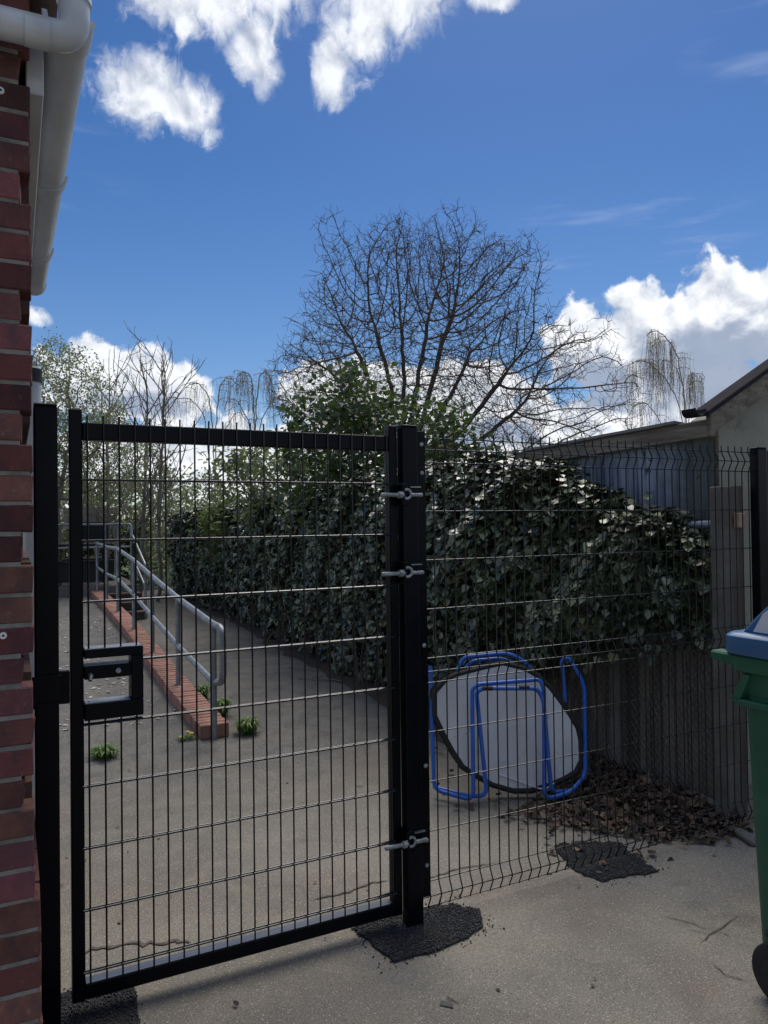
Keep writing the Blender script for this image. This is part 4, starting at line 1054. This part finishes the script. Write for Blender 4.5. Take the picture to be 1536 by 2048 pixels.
# weeping birches
def birch(base, seed, label, stems, dens, drop, leafn=7):
    """stems: lists of (sideways, height) points; hanging strands drop from their outer halves"""
    r = np.random.default_rng(seed); b = np.array(base, float)
    P = [b]; par = [-1]; hang = []
    for si, S in enumerate(stems):
        dep = 0 if si == 0 else r.uniform(-.5, .5); q = 0
        pts = [Vector((0, 0, 0))]+[Vector((a_, dep*(k+1)/len(S), z_)) for k, (a_, z_) in enumerate(S)]
        pts = fillet(pts, .5, 4); tot = len(pts)
        for k in range(1, tot):
            n_ = max(1, int((pts[k]-pts[k-1]).length/.12))
            for j in range(1, n_+1):
                v_ = pts[k-1]+(pts[k]-pts[k-1])*j/n_
                P.append(b+RIGHT*v_.x+FW*v_.y+np.array([0, 0, v_.z])+r.normal(0, .012, 3)); par.append(q); q = len(P)-1
                if k > tot*.38: hang.append(q)
    for q0 in list(hang):                    # side shoots
        if r.random() < .5:
            az_ = r.uniform(0, 6.28); d = np.array([math.cos(az_)*.8, math.sin(az_)*.8, .45]); q = q0
            for j in range(int(r.integers(3, 6))):
                d = d+np.array([0, 0, -.28]); d /= np.linalg.norm(d); P.append(P[q]+d*.10); par.append(q); q = len(P)-1; hang.append(q)
    P = np.array(P); par = np.array(par); A, B, LC = [], [], []
    for e in hang:
        for s_ in range(int(dens)+(r.random() < dens % 1)):
            p = P[e]+r.normal(0, .04, 3); L = drop*r.uniform(.25, 1.0); dx = r.normal(0, .07, 2); m_ = 5
            for j in range(m_):
                q = p+np.array([dx[0]*L/m_, dx[1]*L/m_, -L/m_])+r.normal(0, .010, 3); A.append(p); B.append(q)
                for _ in range(leafn//m_+(r.random() < (leafn % m_)/m_)): LC.append(p+(q-p)*r.random()+r.normal(0, .018, 3))
                p = q
    t = tree_obj('weeping_birch', tuple(base), label, P, par, .007, M['palebark'], M['birchtwig'], (np.array(A), np.array(B)), .0030, .03, 'weeping birch trees', .045, 2.9)
    LC = np.array(LC); k = len(LC)
    V, F, RN = leaf_batch(LC-b, r.normal(0, 1, (k, 3)), r.normal(0, .3, (k, 3))+np.array([0, 0, -1.]), r.uniform(.022, .05, k), LONG_T, LONG_F, r)
    f = mobj('hanging_catkins', fastmesh('hanging_catkins', V, F, rnd=RN), M['birchleaf'], t); tag(f, kind='stuff')
birch((4.83, 19.92, 0), 31, 'weeping birch with grey hanging twigs, left of the pair above the gate', [[(0, 2.4), (-.04, 4.26), (-.13, 5.06), (-.4, 5.4), (-.73, 5.36), (-.97, 5.0)], [(0, 2.4), (.07, 4.66), (.17, 5.32), (.36, 5.56), (.57, 5.43), (.65, 5.05)], [(-.04, 2.4), (-.2, 4.53), (-.53, 4.93), (-.93, 4.94), (-1.2, 4.54)], [(.02, 2.6), (.3, 4.3), (.6, 4.7), (.8, 4.4)]], 1.2, .9, 7)
birch((5.79, 19.45, 0), 32, 'weeping birch with brownish crown, right of the pair above the gate', [[(0, 2.39), (0, 4.25), (-.03, 5.31), (-.16, 5.69), (-.4, 5.65), (-.56, 5.32)], [(0, 2.39), (.05, 4.91), (.13, 5.55), (.27, 5.74), (.44, 5.51), (.48, 5.04)], [(0, 2.39), (.11, 4.25), (.48, 4.91), (.8, 5.1), (1.04, 4.77)], [(0, 2.39), (-.09, 4.25), (-.43, 4.92), (-.67, 4.99), (-.8, 4.66)]], 1.3, .85, 9)
birch((16.05, 14.35, 0), 33, 'lone weeping birch with long drooping strands above the shed roof', [[(.07, 3.44), (-.03, 5.31), (-.2, 6.11), (-.47, 6.48), (-.77, 6.68), (-.97, 6.5)], [(.03, 3.44), (-.11, 4.77), (-.53, 5.51), (-1.0, 5.9), (-1.36, 5.83), (-1.52, 5.48)], [(.11, 3.44), (.19, 5.17), (.29, 5.54), (.4, 5.41)], [(-.27, 3.45), (-.67, 4.25), (-1.06, 4.75), (-1.4, 4.66), (-1.57, 4.29)], [(.03, 3.44), (-.05, 5.04), (-.33, 5.64), (-.64, 5.82), (-.8, 5.58)]], 2.4, 1.35, 11)
# background shrubs
bgb = [((3.3, 21.0, 0), 1.3, 3.3, M['budleaf'], 'pale twiggy thicket just right of the slender trees'), ((5.6, 23.0, 0), 1.7, 3.3, M['budleaf'], 'pale thicket behind the birch pair'), ((1.2, 20.2, 0), 1.0, 2.9, M['budleaf'], 'pale thicket behind the slatted screen'),
       ((-.4, 24, 0), 1.6, 2.4, M['budleaf'], 'pale green thicket beyond the garden shed'), ((2.4, 25, 0), 2.2, 2.2, M['bushleaf'], 'light green thicket far behind the slender trees'),
       ((5.2, 26, 0), 2.0, 2.4, M['bushleaf'], 'green thicket far behind the left birch pair'), ((8.2, 25, 0), 2.0, 2.2, M['bushleaf'], 'green thicket far behind the evergreen tree'),
       ((2.2, 20.6, 0), .8, 1.8, M['darkleaf'], 'dark evergreen bush beside the slatted screen'), ((12.5, 21.5, 0), 2.4, 1.8, M['darkleaf'], 'dark thicket under the big bare tree'),
       ((16.5, 16.8, 0), 1.8, 2.2, M['bushleaf'], 'green thicket at the foot of the lone birch')]
for i, (b, rr_, h, mt, lab) in enumerate(bgb):
    leafy('thicket', b, [((b[0], b[1], h*.5), (rr_, rr_*.8, h*.55), .7), ((b[0]+rr_*.5, b[1], h*.62), (rr_*.6, rr_*.6, h*.42), .3), ((b[0]-rr_*.5, b[1], h*.55), (rr_*.6, rr_*.6, h*.42), .3)], 420, mt, lab, 5200, .11, 50+i, D=.26, spread=.17, group='background thickets', cat='thicket', trunk_h=.4, clump=4.0)

# ------------------------------------------------------------------ tipped panel with blue tube frame
PB = np.array([2.44, 3.60, .03])
tr = thing('trampoline', (2.44, 3.6, 0), 'tipped grey panel with black rim and blue tubular legs behind the mesh panel', 'trampoline')
TO, TR_, TU, TN = Vector((2.504, 3.583, .018)), Vector((.8966, -.4429, 0)), Vector((.0921, .1864, .9781)), Vector((-.4332, -.877, .2079))
def tp(a, b, o=0): return TO+TR_*a+TU*b+TN*o
OUT = [(-.375, .574), (-.378, .448), (-.328, .338), (-.278, .243), (-.221, .156), (-.155, .113), (-.053, .055), (.065, .022), (.162, .021), (.276, .051), (.367, .086), (.43, .12), (.464, .177), (.468, .292), (.457, .358), (.414, .439), (.351, .535), (.309, .592), (.236, .664), (.161, .706), (.039, .738), (-.054, .72), (-.148, .698), (-.249, .673), (-.311, .644)]
cxa, cya = .045, .375
OUT = [(a, b+.012) for a, b in OUT]
def ringp(sc, o): return [tp(cxa+(a-cxa)*sc, max(.004, cya+(b-cya)*sc), o) for a, b in OUT]
MB().loft([ringp(.955, -.008), ringp(.97, .0), ringp(.96, .008)]).build('panel', M['panelgrey'], tr, smooth=True)
MB().loft([ringp(1.0, -.055), ringp(1.055, -.045), ringp(1.06, -.014), ringp(1.0, -.0085)]).build('black_backing', M['rubber'], tr, smooth=True)
MB().tube(ringp(1.0, .002), .013, 8, closed=True).build('rim', M['rubber'], tr, smooth=True)
TBR = .0122
def tubep(pts, name):
    return MB().tube(fillet([tp(*p) for p in pts], .055, 6), TBR, 12).build(name, M['bluetube'], tr, smooth=True)
tubep([(-.391, .74, -.04), (-.391, .045, .02), (-.18, .0, .12), (-.164, .60, .12), (-.13, .628, .12), (.23, .652, .12), (.248, .60, .12), (.215, .0, .12), (.36, .03, .10), (.476, .11, .02), (.521, .62, -.03), (.45, .78, -.07), (.408, .77, -.08), (.411, .52, -.075)], 'leg_frame')
tubep([(-.385, .05, -.05), (-.20, .015, .07), (-.10, .02, .09), (-.142, .585, .135), (-.105, .606, .145), (.205, .602, .145), (.237, .54, .14), (.262, .03, .09), (.40, .04, .05)], 'leg_frame')
tubep([(-.26, .55, -.07), (-.225, .725, -.07), (-.186, .79, -.075), (.085, .812, -.075), (.20, .75, -.07), (.26, .55, -.07)], 'top_frame')
tubep([(-.24, .60, -.095), (-.15, .765, -.10), (.06, .782, -.10), (.19, .70, -.095)], 'top_frame')
MB().tube(fillet([tp(-.02, .125, .014), tp(.10, .085, .016), tp(.235, .035, .02), tp(.30, .075, .018)], .04, 5), .005, 6).build('cord', M['paper'], tr, smooth=True)
for a in (-.08, .13): MB().tube([tp(a-.03, .6065, .145), tp(a+.03, .6055, .145)], .0132, 12).build('grip_sleeve', M['rubber'], tr, smooth=True)
# ------------------------------------------------------------------ wheelie bin
wb = thing('wheelie_bin', (2.50, 1.45, 0), 'green wheelie bin with domed blue lid and white sticker at the right edge', 'bin')
def rrect(u0, u1, v0, v1, z, r, n=5):
    o = []
    for (cx, cy, a) in ((u1-r, v1-r, 0), (u0+r, v1-r, 90), (u0+r, v0+r, 180), (u1-r, v0+r, 270)):
        for k in range(n+1):
            t = R_(a+90*k/n); o.append((cx+r*math.cos(t), cy+r*math.sin(t), z))
    return o
BU0, BU1, BV0, BV1 = 2.205, 2.795, 1.02, 1.765
rings = []
for z, ins in ((.085, .040), (.105, .034), (.55, .018), (.985, .004), (1.0, .002)):
    rings.append(rrect(BU0+ins*.8, BU1-ins*.8, BV0+ins*2.2, BV1-ins*.9, z, .05))
MB().loft(rings).build('bin_body', M['bingreen'], wb, smooth=True)
rim = MB().loft([rrect(BU0-.012, BU1+.012, BV0-.015, BV1+.012, 1.072, .05), rrect(BU0-.024, BU1+.024, BV0-.028, BV1+.030, 1.082, .05), rrect(BU0-.024, BU1+.024, BV0-.028, BV1+.030, 1.128, .05), rrect(BU0-.018, BU1+.018, BV0-.022, BV1+.024, 1.134, .05)])
rim.build('rim', M['bingreen'], wb, smooth=True)
MB().loft([rrect(BU0+.002, BU1-.002, BV0, BV1, 1.001, .05), rrect(BU0-.004, BU1+.004, BV0-.006, BV1+.004, 1.0715, .05)]).build('collar', M['bingreen'], wb, smooth=True)
# lifting pocket on the side: sloped brace and floor shelf
MB().hexa([(BU0-.022, 1.705, 1.071), (BU0+.02, 1.705, 1.071), (BU0+.02, 1.735, 1.071), (BU0-.022, 1.735, 1.071), (BU0-.022, 1.745, .985), (BU0+.02, 1.745, .985), (BU0+.02, 1.775, .985), (BU0-.022, 1.775, .985)]).build('pocket_brace', M['bingreen'], wb, bevel=.003)
MB().box(BU0-.022, BU0+.02, 1.06, 1.772, .965, .985).build('pocket_floor', M['bingreen'], wb, bevel=.004)
hd = MB().tube(fillet([(BU0+.05, BV1+.02, 1.110), (BU0+.05, BV1+.078, 1.118), (BU1-.05, BV1+.078, 1.118), (BU1-.05, BV1+.02, 1.110)], .03, 5), .016, 12).build('handle', M['bingreen'], wb, smooth=True)
MB().hexa([(BU0-.020, BV1-.05, 1.085), (BU0+.04, BV1-.05, 1.085), (BU0+.04, BV1+.098, 1.105), (BU0-.020, BV1+.098, 1.105), (BU0-.020, BV1-.05, 1.132), (BU0+.04, BV1-.05, 1.132), (BU0+.04, BV1+.098, 1.134), (BU0-.020, BV1+.098, 1.134)]).build('handle_bracket', M['bingreen'], wb, bevel=.006)
lid = MB().loft([rrect(BU0-.034, BU1+.034, BV0-.05, BV1+.040, 1.137, .05), rrect(BU0-.038, BU1+.038, BV0-.055, BV1+.044, 1.145, .05), rrect(BU0-.036, BU1+.036, BV0-.05, BV1+.042, 1.196, .05), rrect(BU0-.026, BU1+.026, BV0-.04, BV1+.030, 1.206, .05), rrect(BU0+.01, BU1-.01, BV0, BV1-.02, 1.210, .05)]).build('lid', M['binblue'], wb, smooth=True)
DP = [(1.752, 1.205), (1.735, 1.226), (1.70, 1.262), (1.665, 1.295), (1.63, 1.322), (1.58, 1.350), (1.51, 1.374), (1.42, 1.385), (1.30, 1.378), (1.18, 1.345), (1.10, 1.29), (1.05, 1.205)]
MB().prism(DP, 'x', BU0+.004, BU1-.004).build('lid_dome', M['binblue'], lid, bevel=.012, smooth=True, seg=3)
SKP = [(1.706, 1.214), (1.668, 1.278), (1.635, 1.303), (1.58, 1.330), (1.40, 1.350), (1.30, 1.345), (1.30, 1.214)]
MB().prism(SKP, 'x', BU0+.0025, BU0+.0036).build('sticker', M['paper'], lid)
MB().tube([(BU0+.02, 1.648, .10), (BU1-.02, 1.648, .10)], .011, 12).build('axle', M['galv'], wb, smooth=True)
for u0, sg in ((BU0+.012, 1), (BU1-.058, -1)):
    whl = MB()
    prof = [(0, .060), (0, .092), (.006, .100), (.020, .1015), (.034, .100), (.040, .092), (.040, .060)]
    whl.loft([[(u0+a, 1.648+r*math.cos(2*math.pi*j/28), .1005+r*math.sin(2*math.pi*j/28)) for j in range(28)] for a, r in prof])
    wh = whl.build('wheel', M['rubber'], wb, smooth=True)
    MB().loft([[(u0+a, 1.648+r*math.cos(2*math.pi*j/20), .1005+r*math.sin(2*math.pi*j/20)) for j in range(20)] for a, r in ((-.004, .018), (-.006, .05), (-.001, .058), (.004, .059))]).build('hub', M['rubber'], wh, smooth=True)
    MB().box(u0+.002, u0+.036, 1.60, 1.70, .1995 if False else .206, .235).build('wheel_arch', M['rubber'], wb, bevel=.01)

# ------------------------------------------------------------------ leaf litter, weeds, scraps
LT = [(2.33, 3.38), (2.50, 3.12), (2.68, 2.92), (2.86, 2.74), (3.05, 2.62), (3.35, 2.62), (3.42, 2.90), (3.42, 4.6), (3.1, 4.5), (2.95, 4.0), (2.80, 3.55), (2.60, 3.45)]
def litter_h(x, y): return .028*max(0, min(1, (x-2.75)/.55))*max(0, min(1, (y-2.65)/.5))
r = np.random.default_rng(77); C = []
while len(C) < 3000:
    x, y = r.uniform(2.2, 3.42), r.uniform(2.5, 4.6)
    inside = in_poly(x, y, LT)
    if inside or r.random() < .03:
        if r.random() < .25+.9*max(0, min(1, (x-2.3)/.8)): C.append((x, y, .006+litter_h(x, y)*r.uniform(.5, 1.05)+r.uniform(0, .02)))
C = np.array(C); n = len(C)
N = r.normal(0, .45, (n, 3))+np.array([0, 0, 1.]); T = r.normal(0, 1, (n, 3))
DEAD_T = [(0, 0, .10), (-.34, .18, .16), (-.30, .62, .02), (0, 1, .20), (.30, .62, .06), (.34, .18, .12), (0, .5, -.02)]
size = r.uniform(.022, .062, n)
near = np.argsort(C[:, 1]-.3*C[:, 2])[:220]; mk = np.ones(n, bool); mk[near] = False
V, F, RN = leaf_batch(C[mk], N[mk], T[mk], size[mk], DEAD_T, IVY_F, r)
F3 = (np.asarray(IVY_T3)[None]+(np.arange(mk.sum())*7)[:, None, None]).reshape(-1, 3)
lit_ = mobj('leaf_litter', fastmesh('leaf_litter', V, [F, F3], rnd=RN), M['deadleaf']); tag(lit_, 'drift of brown fallen leaves under the fence at right', 'leaves', kind='stuff')
dl = []
for i in range(6):
    me = fastmesh('leaf', np.array(DEAD_T)*[1, 1, .5+.3*i], [IVY_F, IVY_T3], rnd=np.tile([r.random(), r.random(), 0, 1], (7, 1))); me.materials.append(M['deadleaf']); dl.append(me)
for i in near:
    o = mobj('leaf', dl[int(r.integers(6))], None, lit_)
    n_ = Vector(N[i]).normalized(); t_ = Vector(T[i]); t_ = (t_-n_*t_.dot(n_)).normalized(); b_ = n_.cross(t_)
    mt = Matrix.Identity(4)
    for q in range(3): mt[q][0], mt[q][1], mt[q][2], mt[q][3] = b_[q]*size[i], t_[q]*size[i], n_[q]*size[i], C[i][q]
    o.matrix_basis = mt
hs = MB(); hx = np.linspace(2.62, 3.44, 14); hy = np.linspace(2.6, 4.7, 24)
for a in hy:
    for b in hx: hs.V.append((b, a, -.012+litter_h(b, a)*.75+.01*math.sin(b*31+a*17)))
for i in range(len(hy)-1):
    for j in range(len(hx)-1): a = i*len(hx)+j; hs.F.append([a, a+1, a+len(hx)+1, a+len(hx)])
tag(hs.build('soil_mound', M['soil'], None, smooth=True), kind='structure')
pl = MB().hexa([(3.195, 2.50, .004), (3.255, 2.49, .004), (3.345, 2.78, .004), (3.285, 2.79, .004), (3.195, 2.50, .03), (3.255, 2.49, .03), (3.345, 2.78, .03), (3.285, 2.79, .03)]).build('timber_edging', M['postgrey'], None, bevel=.006)
tag(pl, 'short grey timber edging on the ground behind the wheelie bin', 'edging')

def weed(base, rad, n, h, label, seed, flowers=0):
    r = np.random.default_rng(seed); t = thing('weed_tuft', base, label, 'weed', 'weed tufts in the paving')
    V, F, C = [], [], []; k = 0
    for i in range(n):
        az_ = r.uniform(0, 2*np.pi); L = rad*r.uniform(.5, 1.15); H_ = h*r.uniform(.5, 1.1); wd = r.uniform(.0035, .0085)
        o = np.array([r.normal(0, rad*.25), r.normal(0, rad*.25), 0]); d = np.array([math.cos(az_), math.sin(az_), 0]); s_ = np.array([-d[1], d[0], 0])
        m_ = 5; c = [r.random(), r.random(), 0, 1]
        for j in range(m_+1):
            q = j/m_; p = o+d*L*q+np.array([0, 0, H_*math.sin(q*2.3)*(1-.25*q)+.004]); ww = wd*math.sin(math.pi*(.12+.86*q))*(1+.35*(j % 2))
            V += [p-s_*ww, p+s_*ww]; C += [c, c]
        for j in range(m_): F.append([k+2*j, k+2*j+1, k+2*j+3, k+2*j+2])
        k += 2*(m_+1)
    f = mobj('leaf_rosette', fastmesh('leaf_rosette', np.array(V), np.array(F), rnd=np.array(C)), M['weed'], t); tag(f, kind='stuff')
    for i in range(flowers):
        o = Vector((base[0]+r.normal(0, rad*.6), base[1]+r.normal(0, rad*.5), 0)); hz_ = h*r.uniform(.8, 1.2)
        MB().tube([o, o+Vector((.008, 0, hz_))], .0022, 5).build('flower_stalk', M['weed'], t)
        MB().tube([o+Vector((.008, 0, hz_-.004)), o+Vector((.008, 0, hz_+.004)), o+Vector((.008, 0, hz_+.010))], [.006, .018, .008], 10).build('flower_head', M['yellow'], t)
    return t
weed((.56, 5.52, 0), .10, 190, .09, 'bright green weed tuft on the tarmac below the lock box', 1)
weed((1.60, 5.62, 0), .10, 190, .13, 'green weed tuft at the near end of the brick dwarf wall', 2)
weed((1.56, 6.25, 0), .09, 130, .16, 'leafy weed tuft against the dwarf wall behind the handrail end', 3)
weed((1.55, 6.95, 0), .09, 90, .14, 'small weed tuft further along the foot of the dwarf wall', 4)
weed((1.15, 5.66, 0), .07, 24, .05, 'low dandelion with yellow flowers left of the dwarf wall end', 5, 3)
weed((.12, 4.75, 0), .07, 30, .05, 'small weed tuft seen between latch post and gate', 6)

r = np.random.default_rng(5)
n = 300
C = np.stack([r.uniform(.2, 1.2, n), r.uniform(6.2, 11.5, n), np.zeros(n)], 1)
C[:, 2] = [max(.006, cop(q)-.095)+.006 for q in C[:, 1]]
V, F, RN = leaf_batch(C, np.tile([0, 0, 1.], (n, 1))+r.normal(0, .1, (n, 3)), r.normal(0, 1, (n, 3)), r.uniform(.02, .055, n), OVAL_T, OVAL_F, r)
pe = mobj('fallen_petals', fastmesh('fallen_petals', V, F, rnd=RN), M['petal']); tag(pe, 'scattered pale petals lying on the ramp', 'petals', kind='stuff')
n = 130
C = np.stack([r.uniform(.2, 3.2, n), r.uniform(2.0, 8.5, n), np.full(n, .006)], 1)
V, F, RN = leaf_batch(C, np.tile([0, 0, 1.], (n, 1))+r.normal(0, .25, (n, 3)), r.normal(0, 1, (n, 3)), r.uniform(.008, .028, n), OVAL_T, OVAL_F, r)
de = mobj('ground_scraps', fastmesh('ground_scraps', V, F, rnd=RN), M['deadleaf']); tag(de, 'tiny scraps and leaf bits scattered over the concrete', 'debris', kind='stuff')
for i, (a, b, c_) in enumerate([((2.60, 7.3), (2.95, 7.0), 'thin pale twig lying at the hedge foot, nearer one'), ((2.72, 7.9), (2.92, 7.6), 'forked pale twig lying at the hedge foot, farther one')]):
    o = MB().tube([(a[0], a[1], .012), ((a[0]+b[0])/2, (a[1]+b[1])/2+.05, .03), (b[0], b[1], .012)], [.006, .008, .005], 6).tube([((a[0]+b[0])/2, (a[1]+b[1])/2+.05, .03), ((a[0]+b[0])/2+.09, (a[1]+b[1])/2+.12, .02)], [.006, .004], 5).build('fallen_twig', M['palebark'])
    tag(o, c_, 'twig', 'fallen twigs by the hedge')
